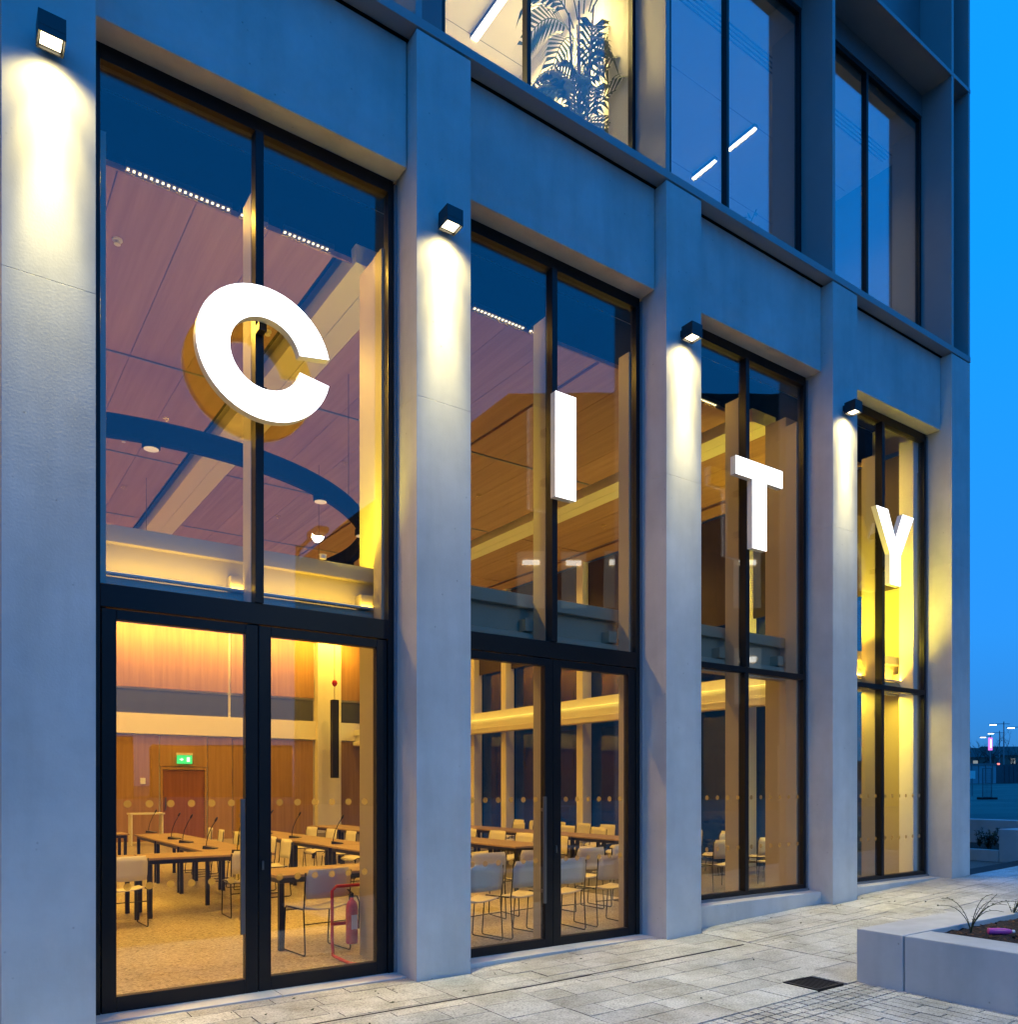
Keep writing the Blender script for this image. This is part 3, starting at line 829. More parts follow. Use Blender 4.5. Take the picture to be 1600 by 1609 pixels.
for y in (4.3, 5.2, 6.1, 7.0, 7.9, 8.8, 9.7, 10.6): chair(7.95, y, 90, 'white shell chair along the tables seen through the second door', 'chairs along the tables behind the second door')
for y in (4.2, 5.1, 6.0, 6.9, 7.8, 8.7): chair(10.30, y, 90, 'white shell chair facing the tables beside the end windows', 'chairs along the end window tables')
for y in (3.6, 4.4, 5.2, 6.0, 6.8, 7.6, 8.4, 9.2, 10.0): chair(11.25, y, 90, 'white shell chair in the row against the end windows', 'chairs in the row against the end windows')
NEAR = 'white shell chair in the row right behind the second glass door'
for x, y in ((4.53, 1.20), (5.12, 1.24), (5.73, 1.26), (6.45, 1.28)): chair(x, y, 3, NEAR, 'chairs in the row behind the second door')
for x, y in ((4.65, 2.25), (5.4, 2.35), (6.15, 2.4), (6.9, 2.3), (7.6, 2.35)): chair(x, y, 0, 'white shell chair in the second row behind the second glass door', 'chairs in the second row behind the second door')
for x, y in ((9.72, 2.32), (10.72, 2.30)): chair(x, y, -8, 'white shell chair just behind the third tall window', 'chairs behind the third window')
for x, y in ((10.95, 3.50), (11.35, 2.85)): chair(x, y, 20, 'white shell chair in the second row behind the third tall window', 'chairs in the second row behind the third window')
chair(11.2, 2.3, 10, 'white shell chair standing alone behind the last tall window', None)
# lectern stand against the rear wall, seen over the tables
o = empty('side_table', (4.7, 18.4, ZF)); tag(o, 'small pale side table standing before the wooden rear wall', 'table')
MB().box(-.45, .45, -.25, .25, .86, .90).build('tabletop', 'label_white', o)
for sx in (-1, 1): MB().box(sx * .4 - .02, sx * .4 + .02, -.2, .2, 0, .859).build('leg', 'label_white', o)

# fire extinguishers on a bent tube stand
def extinguisher(x, y, label):
    o = empty('fire_extinguisher', (x, y, ZF + .13)); tag(o, label, 'fire extinguisher', 'fire extinguishers')
    o.scale = (.86, .86, .84)
    MB().lathe([(.055, 0), (.065, .01), (.066, .03), (.066, .40), (.06, .44), (.045, .475), (.022, .495), (.02, .52)], n=24).build('cylinder', 'red_paint', o, smooth=True)
    MB().box(-.035, .035, -.0675, -.0665, .17, .33).build('label', 'label_white', o)
    h = MB().box(-.014, .014, -.014, .03, .52, .56); h.bar((0, -.02, .565), (0, .11, .60), .02, .008).bar((0, -.01, .555), (0, .09, .545), .02, .006); h.build('handle', 'black_steel', o)
    MB().tube([(.015, 0, .535), (.06, 0, .53), (.088, 0, .46), (.085, 0, .30), (.082, 0, .16)], .009, 8).build('hose', 'black_steel', o, smooth=True)
extinguisher(3.20, 1.17, 'red fire extinguisher on the left of the tube stand by the first door')
extinguisher(3.40, 1.20, 'red fire extinguisher on the right of the tube stand by the first door')
o = empty('extinguisher_stand', (3.30, 1.1, ZF)); tag(o, 'bent red tube stand holding the fire extinguishers', 'stand')
MB().tube([(.25, .14, .50), (.25, .16, .63), (.2, .16, .67), (-.22, .16, .67), (-.26, .16, .63), (-.26, .16, .14), (-.27, .12, .03), (-.27, .05, .022), (-.27, -.28, .022), (-.25, -.33, .022), (-.2, -.35, .022), (.2, -.35, .022), (.25, -.33, .022), (.27, -.28, .022), (.27, .05, .022), (.27, .12, .03), (.26, .16, .14), (.26, .16, .52)], .016, 8).build('tube_frame', 'red_paint', o, smooth=True)
MB().box(-.26, .26, .145, .175, .30, .33).build('crossbar', 'red_paint', o)
# entrance mat grille
o = box('entrance_mat', (.95, 3.14, .50, .72, ZF + .001, ZF + .012), 'iron'); tag(o, 'dark metal entrance mat strip inside the first glass door', 'mat')

# ------------------------------------------------------------------ upper floor room
ZU = 8.10; ZUC = 11.62
box('upper_ceiling', (-2.7, 12.5, .56, 12.0, ZUC, ZUC + .1), 'plaster', bld)
box('upper_rear_wall', (-2.7, 12.5, 12.0, 12.2, ZU, ZUC), 'plaster', bld)
box('partition', (6.66, 6.78, .60, 12.0, ZU, ZUC), 'plaster', bld)
for q in PX[1:]:
    box('upper_column', (q + .02, q + .50, .56, .92, ZU, ZUC), 'white_paint', bld)
for k in range(5):
    for y in (1.9, 3.1, 4.3, 5.5): box('tile_joint', (-2.6, 12.4, y - .004, y + .004, ZUC - .003, ZUC - .0005), 'strip_grey', bld) if k == 0 else None
UW = (1.0, .70, .22)
linear((5.80, 2.05, ZUC - .06), 2.1, R(90), 280, 'bright linear light on the upper ceiling beside the palm', None, col=UW, wd=.11, spread=170, led='led_strip')
linear((3.6, 4.5, ZUC - .06), 2.2, R(90), 200, 'linear light on the upper ceiling behind the fin', None, col=UW, wd=.11, spread=170)
linear((10.05, 2.87, ZUC - .06), .48, R(90), 14, 'short linear light low in the third upper window', None, col=UW, wd=.07)
linear((10.05, 2.13, ZUC - .06), .54, R(90), 14, 'short linear light high in the third upper window', None, col=UW, wd=.07)
for k in range(4):
    box('air_slot', (6.9, 12.3, 1.02 + k * .05, 1.035 + k * .05, ZUC - .012, ZUC - .001), 'black_steel', bld)

def frond(mb, o, az, length, rise, droop, leaf_len, nl=16):
    d = Vector((math.cos(az), math.sin(az), 0)); pts = []
    for i in range(nl + 1):
        f = i / nl
        pts.append(Vector(o) + d * (length * (f ** 1.2)) + Vector((0, 0, rise * math.sin(f * math.pi * .62) - droop * f ** 3)))
    mb.tube(pts, [.008 * (1 - .8 * i / nl) + .002 for i in range(nl + 1)], 4)
    for i in range(4, nl + 1):
        tg = (pts[i] - pts[i - 1]).normalized(); sd = tg.cross(Vector((0, 0, 1))).normalized()
        f = i / nl; L = leaf_len * (1 - .55 * abs(f - .55) * 1.6) * random.uniform(.85, 1.1)
        for s in (-1, 1):
            tip = pts[i] + (sd * s * .75 + tg * .75).normalized() * L + Vector((0, 0, -.35 * L))
            md = pts[i] + (sd * s * .8 + tg * .6).normalized() * L * .5 + Vector((0, 0, .02))
            wv = tg * .024
            a = len(mb.v)
            mb.add([pts[i] - wv * .4, pts[i] + wv * .4, md + wv, tip, md - wv], [(0, 1, 2, 4), (4, 2, 3)])
palm = empty('potted_palm', (5.95, 1.05, ZU)); tag(palm, 'tall potted palm with feathery fronds in the upper window', 'plant')
MB().lathe([(.16, 0), (.20, .05), (.23, .42), (.21, .42), (.2, .38)], n=20).build('pot', 'pot', palm, smooth=False)
for k in range(20):
    az = 2 * math.pi * k / 20 * 2.4 + random.uniform(-.3, .3); h = .35 + 1.5 * (k / 20)
    mb = MB(); frond(mb, (random.uniform(-.05, .05), random.uniform(-.05, .05), .4 + h * .6), az, random.uniform(.45, .8), random.uniform(.25, .75) , random.uniform(.1, .5), random.uniform(.22, .34))
    mb.build('frond', 'leaf', palm)
for k in range(5):
    a = 2 * math.pi * k / 5; MB().tube([(.04 * math.cos(a), .04 * math.sin(a), .38), (.08 * math.cos(a), .08 * math.sin(a), 1.2), (.15 * math.cos(a), .15 * math.sin(a), 2.3)], .011, 6).build('stem', 'stem', palm)
for k in range(9):
    az = 2 * math.pi * k / 9; mb = MB(); frond(mb, (.1 * math.cos(az), .1 * math.sin(az), 1.9 + .05 * k), az, random.uniform(.5, .75), .45, .25, .36)
    mb.build('frond', 'leaf', palm)
# small zz plant further along
zz = empty('potted_plant', (8.55, .98, ZU)); tag(zz, 'small potted plant with oval leaves low in the upper window', 'plant')
MB().lathe([(.10, 0), (.14, .3), (.12, .3)], n=16).build('pot', 'pot', zz)
for k in range(7):
    az = 2 * math.pi * k / 7 + .3; L = random.uniform(.5, .8); mb = MB()
    pts = [Vector((math.cos(az) * .28 * f * f, math.sin(az) * .28 * f * f, .28 + L * f)) for f in (0, .25, .5, .75, 1)]
    mb.tube(pts, .008, 5)
    for i in range(10):
        f = .3 + .07 * i; c = Vector((math.cos(az) * .28 * f * f, math.sin(az) * .28 * f * f, .28 + L * f)); s = 1 if i % 2 else -1
        sd = Vector((-math.sin(az), math.cos(az), 0)) * s
        tip = c + sd * .10 + Vector((0, 0, .05)); m1 = c + sd * .05 + Vector((0, 0, .055)); m2 = c + sd * .06 + Vector((0, 0, -.005))
        mb.add([c, m2, tip, m1], [(0, 1, 2, 3)])
    mb.build('leaf_stalk', 'leaf', zz)

# ------------------------------------------------------------------ wall lamps on the pillars
for i, q in enumerate(PX):
    if i == 5: continue
    xc = q + PW / 2 - .005
    L = ('black box wall lamp on the pillar left of the letter C' if i == 1 else
         'black box wall lamp on the pillar between the letters C and I' if i == 2 else
         'black box wall lamp on the pillar between the letters I and T' if i == 3 else
         'black box wall lamp on the pillar between the letters T and Y' if i == 4 else 'black box wall lamp on the far left pillar beyond the letter C')
    o = empty('wall_lamp', (xc, -.115, 6.365)); tag(o, L, 'lamp', 'wall lamps on the pillars')
    b = MB(); b.box(-.078, .078, -.075, .075, .03, .125)
    b.box(-.078, .078, -.075, -.067, -.012, .03).box(-.078, .078, .067, .075, -.012, .03).box(-.078, -.070, -.067, .067, -.012, .03).box(.070, .078, -.067, .067, -.012, .03)
    b.build('housing', 'lamp_black', o, bevel=.002)
    MB().box(-.05, .05, .0755, .1145, .045, .11).build('bracket', 'lamp_black', o)
    MB().box(-.058, .058, -.055, .055, .006, .012).build('lens', 'lamp_face', o)
    light('lamp', 'SPOT', (0, 0, -.013), (0, 0, 0), 55, (1, .80, .30), o, spot_size=R(150), spot_blend=1.0, shadow_soft_size=.05)
    light('lamp', 'SPOT', (0, 0, -.013), (R(5), 0, 0), 200, (1, .80, .28), o, spot_size=R(50), spot_blend=1.0, shadow_soft_size=.05)
    light('lamp', 'SPOT', (0, 0, -.013), (R(2), 0, 0), 620, (1, .84, .36), o, spot_size=R(25), spot_blend=1.0, shadow_soft_size=.05)
    light('lamp', 'SPOT', (0, -.02, -.013), (R(-15), 0, 0), 820, (1, .90, .54), o, spot_size=R(56), spot_blend=1.0, shadow_soft_size=.05)

# ------------------------------------------------------------------ the letters C I T Y
YL0, YL1 = .172, .252; ZB, ZTP = 4.458, 5.478; CZ = (ZB + ZTP) / 2
def letter(name, poly, cx, label):
    o = empty(name, (cx, 0, 0)); tag(o, label, 'letter', 'lit letters of the word')
    n = len(poly); P = [(x, CZ + z) for x, z in poly]
    MB().prism_xz(P, YL0 + .004, YL1).build('can', 'label_white', o)
    f = MB(); f.add([(x, YL0, z) for x, z in P] + [(x, YL0 + .0035, z) for x, z in P], [tuple(range(n)), tuple(range(2 * n - 1, n - 1, -1))] + [(k, k + n, (k + 1) % n + n, (k + 1) % n) for k in range(n)])
    f.build('lit_face', 'letter_face', o)
    for zz in (.25, -.25):
        MB().box(-.03, .03, YL1, .344, CZ + zz - .03, CZ + zz + .03).build('mount', 'frame_black', o)
H = .51
arc = [(.52 * math.cos(R(a)), H * math.sin(R(a))) for a in [12 + 336 * k / 48 for k in range(49)]]
inn = [(.275 * math.cos(R(a)), .275 * math.sin(R(a))) for a in [346 - 332 * k / 40 for k in range(41)]]
XM = [(PX[i] + PW + PX[i + 1]) / 2 for i in range(5)]
letter('letter_c', arc + inn, XM[1] - .005, 'white lit letter C on the first tall window')
letter('letter_i', [(-.128, -H), (.128, -H), (.128, H), (-.128, H)], XM[2] - .0, 'white lit letter I on the second tall window')
letter('letter_t', [(-.13, -H), (.13, -H), (.13, .30), (.43, .30), (.43, H), (-.43, H), (-.43, .30), (-.13, .30)], XM[3] + .0, 'white lit letter T on the third tall window')
letter('letter_y', [(-.13, -H), (.13, -H), (.13, -.09), (.475, H), (.19, H), (0, .13), (-.19, H), (-.475, H), (-.13, -.09)], XM[4] + .0, 'white lit letter Y on the last tall window')

# ------------------------------------------------------------------ planters
pl = empty('concrete_planter', (6.13, -2.2, zg(6.13))); pl.location = (0, 0, 0)
tag(pl, 'low pale concrete planter of joined blocks on the paving before the pillars', 'planter')
pz = .49
box('block', (6.13, 8.2, -2.59, -2.20, zg(6) - .08, pz), 'planter_concrete', pl, .008)
box('block', (8.21, 10.3, -2.59, -2.20, zg(8) - .08, pz), 'planter_concrete', pl, .008)
box('block', (6.135, 6.52, -4.30, -2.598, zg(6) - .08, pz - .002), 'planter_concrete', pl, .008)
box('block', (6.135, 6.52, -6.0, -4.308, zg(6) - .08, pz - .003), 'planter_concrete', pl, .008)
box('block', (9.9, 10.3, -6.0, -2.598, zg(9) - .08, pz - .003), 'planter_concrete', pl, .008)
gx, gy = 36, 36; mb = MB(); vs = []
for i in range(gx + 1):
    for j in range(gy + 1):
        vs.append((6.5 + 3.42 * i / gx, -6.0 + 3.42 * j / gy, .445 + random.uniform(-.014, .018)))
mb.add(vs, [(i * (gy + 1) + j, (i + 1) * (gy + 1) + j, (i + 1) * (gy + 1) + j + 1, i * (gy + 1) + j + 1) for i in range(gx) for j in range(gy)])
mb.build('soil', 'soil', pl)
mb = MB()
for k in range(1500):
    x = random.uniform(6.55, 8.8); y = random.uniform(-4.6, -2.62); a = random.uniform(0, 6.28); s = random.uniform(.008, .022)
    c = Vector((x, y, .462)); d = Vector((math.cos(a), math.sin(a), random.uniform(-.3, .6))) * s; e = Vector((-math.sin(a), math.cos(a), random.uniform(-.2, .6))) * s * .6
    mb.add([c - d, c + e, c + d, c - e], [(0, 1, 2, 3)])
o = mb.build('leaf_litter', 'litter', pl); o['kind'] = 'stuff'
def twig(x, y, h, seed, label, n=3, arch=.25):
    rnd = random.Random(seed); o = empty('bare_shrub', (x, y, .43)); tag(o, label, 'plant', 'thin shrubs in the near planter')
    for k in range(n):
        az = rnd.uniform(0, 6.28); b = arch * rnd.uniform(.4, 1.2); L = h * rnd.uniform(.65, 1)
        P = [Vector((math.cos(az) * b * f ** 1.6, math.sin(az) * b * f ** 1.6, L * math.sin(f * 1.75) / math.sin(1.75) if b > .2 else L * f)) for f in [q / 8 for q in range(9)]]
        mb = MB(); mb.tube(P, [.004 - .0003 * q for q in range(9)], 5)
        for i in range(2, 9):
            for s in (-1, 1):
                c = P[i]; a2 = rnd.uniform(0, 6.28); d = Vector((math.cos(a2), math.sin(a2), rnd.uniform(-.2, .5))) * .022
                e = Vector((-d.y, d.x, 0)) * .45
                mb.add([c, c + d * .5 + e, c + d, c + d * .5 - e], [(0, 1, 2, 3)])
        mb.build('stem', 'leaf_dark', o)
q = on_height(1526, 1463, .45); twig(q.x, q.y, .34, 3, 'wiry bare shrub at the corner of the near planter', 8, .30)
q = on_height(1592, 1440, .45); twig(q.x, q.y, .22, 5, 'wiry low shrub beside the inner edge of the near planter', 10, .16)
q = on_height(1573, 1466, .46)
o = empty('plastic_bottle', (q.x, q.y, .475), R(-40)); tag(o, 'pink plastic bottle lying on the planter soil', 'bottle')
MB().tube([(-.10, 0, 0), (-.095, 0, 0), (-.03, 0, 0), (.03, 0, 0), (.07, 0, 0), (.085, 0, 0)], [.022, .027, .027, .027, .02, .011], 14).build('body', 'plastic_pink', o, smooth=True)
MB().tube([(.086, 0, 0), (.105, 0, 0)], .014, 12).build('cap', 'label_white', o)

# raised bed beyond the last pillar
pb = empty('raised_bed', (0, 0, 0)); tag(pb, 'low concrete raised bed beyond the last pillar', 'planter')
box('pier', (15.42, 16.3, .05, .82, .3, .90), 'planter_concrete', pb, .01)
box('kerb', (15.42, 15.56, .83, 5.2, .3, .52), 'planter_concrete', pb, .008)
box('back_wall', (17.6, 17.9, -.6, 6.0, .3, .98), 'planter_concrete', pb, .01)
box('end_wall', (16.31, 17.59, .30, .55, .3, .90), 'planter_concrete', pb, .01)
box('soil', (15.57, 17.59, .83, 5.2, .3, .50), 'soil', pb)
rnd = random.Random(11)
for k in range(9):
    x = 15.8 + rnd.random() * 1.2; y = .95 + rnd.random() * 2.1
    o = empty('leafy_shrub', (x, y, .50)); tag(o, 'dark leafy shrub growing in the raised bed beyond the last pillar', 'plant', 'shrubs in the raised bed')
    for s in range(7):
        az = rnd.uniform(0, 6.28); L = rnd.uniform(.18, .36); b = rnd.uniform(.04, .16)
        P = [Vector((math.cos(az) * b * f, math.sin(az) * b * f, L * f)) for f in (0, .25, .5, .75, 1)]
        mb = MB(); mb.tube(P, .005, 4)
        for i in range(26):
            f = rnd.uniform(.15, 1); c = Vector((math.cos(az) * b * f, math.sin(az) * b * f, L * f)); a2 = rnd.uniform(0, 6.28)
            d = Vector((math.cos(a2), math.sin(a2), rnd.uniform(-.2, .7))) * rnd.uniform(.035, .06); e = Vector((-d.y, d.x, .01)) * .38
            mb.add([c, c + d * .5 + e, c + d, c + d * .5 - e], [(0, 1, 2, 3)])
        mb.build('stem', 'leaf_dark', o)

# ------------------------------------------------------------------ far side of the lot, right of the building
def gpt(u, tt):
    r = ray(u, HORIZ); x, y = r[0] * tt, r[1] * tt - D
    return Vector((x, y, zg(x) - .10))
RIGHT = Vector((math.cos(YAW), -math.sin(YAW), 0))
def facing(name, u0, u1, tt, h, depth, mat, label, cat, group=None):
    a, b = gpt(u0, tt), gpt(u1, tt); c = (a + b) / 2; wdt = (b - a).length
    o = empty(name, (c.x, c.y, c.z), -YAW); tag(o, label, cat, group); return o, wdt
o, wd_ = facing('site_cabin', 1500, 1565.5, 92, 2.3, 3, 'hoarding', 'long pale grey site cabin across the empty lot', 'cabin')
MB().box(-wd_ / 2, wd_ / 2, 0, 3, .1, 2.2).build('wall', 'hoarding', o)
MB().box(-wd_ / 2 - .1, wd_ / 2 + .1, -.12, 3.1, 2.2, 2.34).build('roof', 'galv', o)
for k in range(6):
    x = -wd_ / 2 + (k + .5) * wd_ / 6; MB().box(x - .03, x + .03, -.05, -.001, .1, 2.2).build('rib', 'galv', o)
o, wd_ = facing('storage_container', 1576, 1640, 95, 2.4, 4, 'dark_clad', 'dark storage container across the empty lot', 'container')
MB().box(-wd_ / 2, wd_ / 2, 0, 3, 0, 2.2).build('body', 'dark_clad', o)
for k in range(9):
    x = -wd_ / 2 + (k + .5) * wd_ / 9; MB().box(x - .05, x + .05, -.05, -.001, .1, 2.1).build('rib', 'dark_clad', o)
c = gpt(1551.5, 52); o = empty('barrier_panel', c, -YAW); tag(o, 'narrow upright mesh barrier panel on rubber feet standing in the lot', 'barrier')
w2 = .29; b = MB()
for (a1, b1) in (((-w2, 0, .1), (-w2, 0, 2.0)), ((w2, 0, .1), (w2, 0, 2.0)), ((-w2, 0, 1.98), (w2, 0, 1.98)), ((-w2, 0, .15), (w2, 0, .15))): b.bar(a1, b1, .045, .045)
b.build('frame', 'galv', o)
mm = MB()
for k in range(1, 7): mm.bar((-w2 + k * 2 * w2 / 7, 0, .15), (-w2 + k * 2 * w2 / 7, 0, 1.98), .012, .012)
for k in range(1, 12): mm.bar((-w2, .01, .15 + k * .152), (w2, .01, .15 + k * .152), .010, .010)
mm.build('mesh_infill', 'galv', o)
for s in (-1, 1): MB().box(s * w2 - .18, s * w2 + .18, -.35, .35, 0, .14).build('foot', 'iron', o, bevel=.02)
# street lamps
def lamp_post(u, vtop, tt, arm_u, label, two=False):
    c = gpt(u, tt); top = EYE + (HORIZ - vtop) / F_PX * tt; h = top - c.z
    o = empty('street_lamp', c, -YAW); tag(o, label, 'street lamp', 'street lamps beyond the lot')
    MB().tube([(0, 0, 0), (0, 0, 1.2), (0, 0, h + .35)], [.16, .12, .07], 8).build('post', 'galv', o)
    ax = (arm_u - u) / F_PX * tt
    MB().bar((0, 0, h), (ax, 0, h - .05), .09, .09).build('arm', 'galv', o)
    sgn = -1 if ax < 0 else 1
    MB().box(ax - .55, ax + .55, -.22, .22, h - .14, h - .02).build('head', 'galv', o)
    MB().box(ax - .42, ax + .42, -.2, .2, h - .22, h - .145).build('lens', 'street_white', o)
    if two: MB().bar((0, 0, h), (-ax * .55, 0, h - .02), .08, .08).build('arm', 'galv', o)
lamp_post(1577.7, 1137, 125, 1561, 'tallest lit street lamp beyond the empty lot', True)
lamp_post(1571, 1151, 145, 1557.5, 'lit street lamp just left of the tallest one beyond the lot', True)
lamp_post(1557, 1157, 150, 1545, 'lit street lamp above the pink sign beyond the lot')
lamp_post(1606, 1142, 120, 1589, 'lit street lamp at the right edge beyond the lot', True)
c = gpt(1556.5, 135); o = empty('lit_sign', c, -YAW); tag(o, 'tall pink lit sign hung on a post beyond the lot', 'sign')
MB().tube([(0, 0, 0), (0, 0, 7.4)], .09, 8).build('post', 'galv', o)
MB().box(-.27, .27, -.15, .15, 5.2, 7.3).build('panel', 'pink_light', o)
MB().box(-.12, .12, -.17, -.152, 5.6, 7.0).build('symbol', 'exit_white', o)
for (u, v, tt) in ((1569, 1203, 110), (1569.5, 1221, 110), (1571.5, 1216, 110)):
    pt = on_depth(u, v, tt); c = gpt(u, tt)
    o = empty('signal_light', (pt.x, pt.y, c.z), -YAW); tag(o, 'small red signal light on a thin post between the cabin and container', 'signal', 'red signal lights between cabin and container')
    hz = max(pt.z - c.z, .5)
    MB().tube([(0, 0, 0), (0, 0, hz)], .05, 6).build('post', 'galv', o); MB().box(-.14, .14, -.1, .1, hz - .2, hz + .35).build('lens', 'red_light', o)
o = empty('wall_sign', gpt(1528, 60), -YAW); tag(o, 'pale blue site notice board on a post by the cabin', 'sign')
MB().tube([(0, 0, 0), (0, 0, 1.3)], .04, 6).build('post', 'galv', o); MB().box(-.3, .22, -.03, .03, 1.25, 1.85).build('board', 'label_white', o)
# bare trees
def bare_tree(u, tt, h, seed, label):
    rnd = random.Random(seed); c = gpt(u, tt); o = empty('bare_tree', c); tag(o, label, 'tree', 'bare trees beyond the lot')
    tr = MB(); tr.tube([(0, 0, 0), (0, 0, h * .3), (.1, 0, h * .55)], [.22, .17, .10], 8); tr.build('trunk', 'bark', o)
    cr = MB()
    def br(p, d, L, r, lv):
        P = [p]; q = Vector(p); dd = Vector(d)
        for i in range(3):
            dd = (dd + Vector((rnd.uniform(-.25, .25), rnd.uniform(-.25, .25), rnd.uniform(-.05, .2)))).normalized(); q = q + dd * L / 3; P.append(q.copy())
        cr.tube(P, [r, r * .8, r * .6, r * .4], 4)
        if lv:
            for k in range(3 if lv > 1 else 4):
                br(P[rnd.choice((1, 2, 3))], (dd + Vector((rnd.uniform(-.9, .9), rnd.uniform(-.9, .9), rnd.uniform(-.1, .5)))).normalized(), L * .62, r * .5, lv - 1)
    for k in range(7):
        a = 2 * math.pi * k / 7 + rnd.uniform(-.3, .3)
        br(Vector((0, 0, h * rnd.uniform(.28, .55))), Vector((math.cos(a), math.sin(a), rnd.uniform(.5, 1.4))).normalized(), h * .33, .07, 3)
    cr.build('crown', 'bark', o)
bare_tree(1561, 140, 8.5, 4, 'leafless tree spreading around the pink sign beyond the lot')
bare_tree(1538, 160, 7.5, 9, 'leafless tree behind the pale site cabin')
bare_tree(1592, 170, 8.0, 12, 'leafless tree behind the dark container')
# hillside and houses
mb = MB(); n = 60; vs = []; rnd = random.Random(2)
for i in range(n + 1):
    a = R(-10 + 110 * i / n)          # bearing from the facade normal towards +x
    dirv = Vector((math.sin(a), math.cos(a)))
    for rr, z in ((260, 2), (300, 8 + 2.5 * math.sin(i * .7) + rnd.uniform(-.8, .8)), (420, 15 + 3 * math.sin(i * .33) + rnd.uniform(-1, 1)), (520, -1)):
        vs.append((dirv.x * rr, dirv.y * rr, z))
mb.add(vs, [(4 * i + j, 4 * i + 4 + j, 4 * i + 5 + j, 4 * i + 1 + j) for i in range(n) for j in range(3)])
tag(mb.build('hill', 'hill'), kind='structure')
def far_house(u, tt, wd, h, label):
    c = gpt(u, tt); o = empty('far_house', c, -YAW); tag(o, label, 'house', 'houses beyond the lot')
    MB().box(-wd / 2, wd / 2, 0, 7, 0, h).build('wall', 'brick_dark', o)
    mb = MB(); mb.add([(-wd / 2 - .3, -.3, h), (wd / 2 + .3, -.3, h), (wd / 2 + .3, 7.3, h), (-wd / 2 - .3, 7.3, h), (-wd / 2 - .3, 3.5, h + 2.2), (wd / 2 + .3, 3.5, h + 2.2)],
                      [(0, 1, 5, 4), (2, 3, 4, 5), (0, 4, 3), (1, 2, 5), (3, 2, 1, 0)])
    mb.build('roof', 'roof_dark', o)
    for k in range(3):
        x = -wd / 2 + (k + .5) * wd / 3
        MB().box(x - .5, x + .5, -.06, -.001, h - 1.9, h - .7).build('window', 'lit_window' if k == 1 else 'dark_clad', o)
far_house(1533, 175, 9, 5.0, 'low dark brick house behind the pale site cabin')
far_house(1592, 185, 10, 5.6, 'dark brick house with a pitched roof behind the container')
far_house(1560, 200, 12, 4.6, 'long low brick house behind the pink sign')

# street lamps on the near kerb, behind the camera, that light the paving and the lower facade
for (x, y, lb) in ((6.8, -11.5, 'near street lamp on the kerb facing the letter I'), (16.5, -11.0, 'near street lamp on the kerb beyond the letter Y')):
    o = empty('street_lamp', (x, y, zg(x) - .1)); tag(o, lb, 'street lamp', 'street lamps on the near kerb')
    MB().tube([(0, 0, 0), (0, 0, 1.2), (0, 0, 7.3)], [.09, .075, .05], 10).build('post', 'galv', o)
    MB().bar((0, 0, 7.2), (0, 1.1, 7.3), .06, .06).build('arm', 'galv', o)
    MB().box(-.14, .14, .9, 1.5, 7.24, 7.34).build('head', 'galv', o)
    MB().box(-.10, .10, .98, 1.42, 7.21, 7.239).build('lens', 'can_lens', o)
    light('lamp', 'SPOT', (0, 1.2, 7.2), (R(33), 0, 0), 1000, (.95, 1, .66), o, spot_size=R(104), spot_blend=.8, shadow_soft_size=.12)

# ------------------------------------------------------------------ across the street, behind the camera (seen in the glass)
def mirror(u, tt):                # where a ray reflected in the glass lands, tt metres along
    r = ray(u, HORIZ); y = r[1] * tt - D
    return Vector((r[0] * tt, 2 * YG - y, 0))
def block(name, pts, h, mat, label):
    o = empty(name, (0, 0, 0)); tag(o, label, 'building')
    n = len(pts); mb = MB()
    mb.add([(q.x, q.y, -.2) for q in pts] + [(q.x, q.y, h) for q in pts], [(k, (k + 1) % n, n + (k + 1) % n, n + k) for k in range(n)] + [tuple(range(n)), tuple(range(2 * n - 1, n - 1, -1))])
    mb.build('wall', mat, o); 
    return o
A = mirror(800, 36); B = mirror(1345, 36); C2 = mirror(470, 62)
back = (B - A).normalized(); nrm = Vector((back.y, -back.x, 0))
if nrm.y > 0: nrm = -nrm
HB = EYE + (HORIZ - 618) / F_PX * 36
opp = block('opposite_building', [A, B, B + Vector((8, -22, 0)), Vector((C2.x, C2.y, 0))], HB, 'brick_dark', 'dark brick building across the street reflected in the windows')
L = (B - A).length; rnd = random.Random(5)
for fl in range(4):
    for k in range(8):
        f0 = (k + .2) / 8; f1 = (k + .8) / 8; z0 = 1.0 + fl * 4.3; z1 = z0 + 2.5
        off = nrm * -.03
        a, b = A + (B - A) * f0 + off, A + (B - A) * f1 + off
        lit = rnd.random() < .34 and fl < 3
        mb = MB(); i2 = nrm * .05
        mb.add([(a.x, a.y, z0), (b.x, b.y, z0), (b.x, b.y, z1), (a.x, a.y, z1), (a.x + i2.x, a.y + i2.y, z0), (b.x + i2.x, b.y + i2.y, z0), (b.x + i2.x, b.y + i2.y, z1), (a.x + i2.x, a.y + i2.y, z1)],
               [(0, 1, 2, 3), (7, 6, 5, 4), (0, 4, 5, 1), (1, 5, 6, 2), (2, 6, 7, 3), (3, 7, 4, 0)])
        wo = mb.build('window', 'lit_window' if lit else 'dark_clad', opp)
        if lit:
            c = (a + b) / 2 - nrm * .04; d = (b - a).normalized() * .35
            MB().bar(c - d + Vector((0, 0, z1 - .5)), c + d + Vector((0, 0, z1 - .5)), .05, .22).build('ceiling_light', 'lit_panel', wo)
E1 = mirror(1360, 40); E2 = mirror(1520, 44)
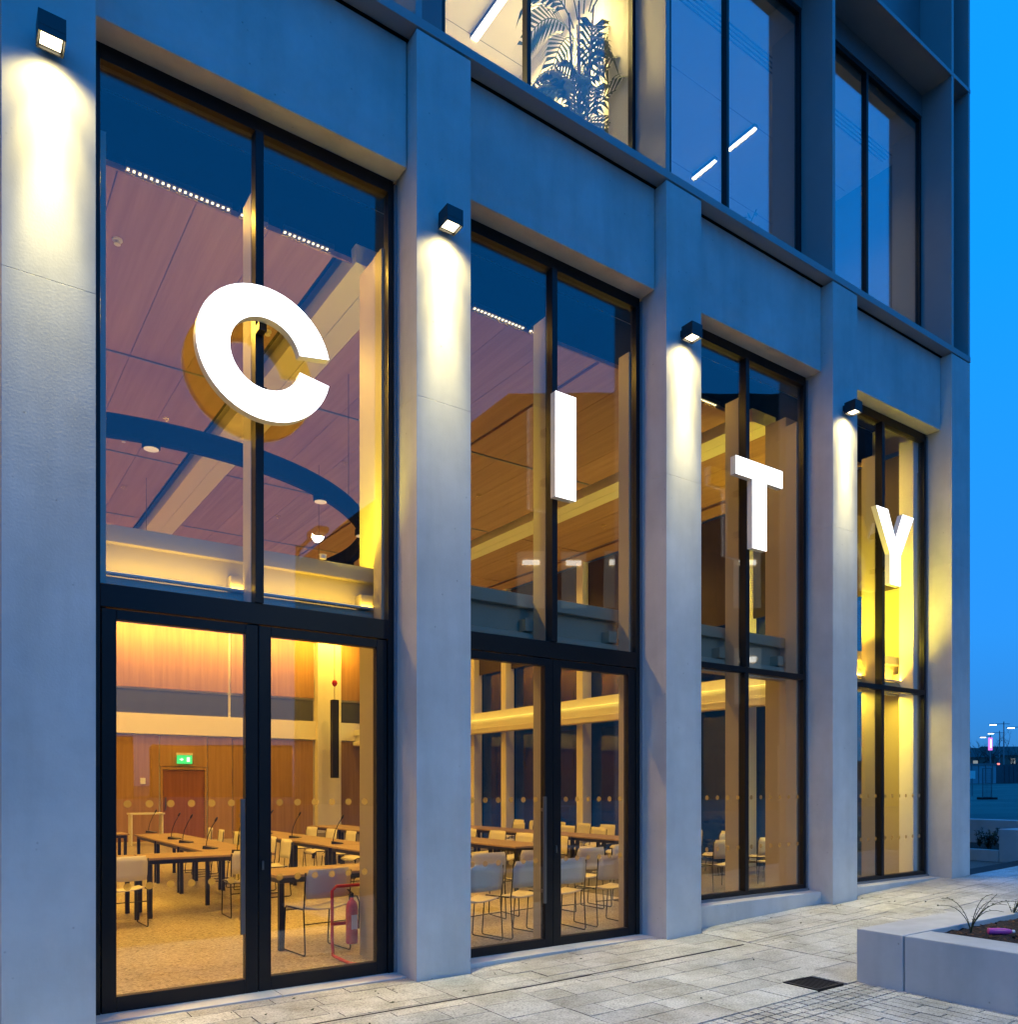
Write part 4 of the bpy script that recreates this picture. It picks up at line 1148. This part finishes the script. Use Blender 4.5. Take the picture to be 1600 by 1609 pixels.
tall = block('tall_building', [E1, E2, E2 + Vector((10, -18, 0)), E1 + Vector((0, -20, 0))], 22.5, 'dark_clad', 'tall dark building across the street beyond the brick one')
for k in range(3):
    a = mirror(-260 + 250 * k, 95); b = mirror(-40 + 250 * k, 95)
    o = block('low_building', [a, b, b + Vector((2, -12, 0)), a + Vector((2, -12, 0))], 6.6 + (k % 2) * .9, 'brick_dark', ['low brick building far across the street, left end of its row', 'low brick building far across the street, middle of its row', 'low brick building far across the street, right end of its row'][k])
    MB().add([(a.x, a.y + .06, 1), (b.x, b.y + .06, 1), (b.x, b.y + .06, 3), (a.x, a.y + .06, 3), (a.x, a.y + .02, 1), (b.x, b.y + .02, 1), (b.x, b.y + .02, 3), (a.x, a.y + .02, 3)],
             [(0, 1, 2, 3), (7, 6, 5, 4), (0, 4, 5, 1), (1, 5, 6, 2), (2, 6, 7, 3), (3, 7, 4, 0)]).build('window_band', 'dark_clad', o)

nb = empty('neighbouring_building', (0, 0, 0)); tag(nb, 'broad dark building beyond the end windows of the hall', 'building')
MB().box(40, 60, 34, 95, .5, 15).build('wall', 'brick_dark', nb)
for k in range(9):
    for fl in range(3):
        MB().box(39.9, 39.99, 36 + k * 6.4, 39.6 + k * 6.4, 3 + fl * 4, 5.2 + fl * 4).build('window', 'lit_window' if (k * 3 + fl) % 7 == 2 else 'dark_clad', nb)

# dry leaves blown against the thresholds and over the paving
mb = MB(); rnd = random.Random(21)
for k in range(70):
    x = rnd.uniform(1.2, 11); y = -abs(rnd.gauss(0, .55)) + .10
    if y < -2.1: continue
    a = rnd.uniform(0, 6.28); L = rnd.uniform(.010, .024); z = zg(x) + .004
    d = Vector((math.cos(a), math.sin(a), rnd.uniform(0, .5))) * L; e = Vector((-math.sin(a), math.cos(a), rnd.uniform(0, .6))) * L * .5
    c = Vector((x, y, z))
    mb.add([c - d, c + e, c + d, c - e], [(0, 1, 2, 3)])
o = mb.build('fallen_leaves', 'leaf_dark'); tag(o, 'scattered dry leaves and grit on the paving', 'leaves', kind='stuff')
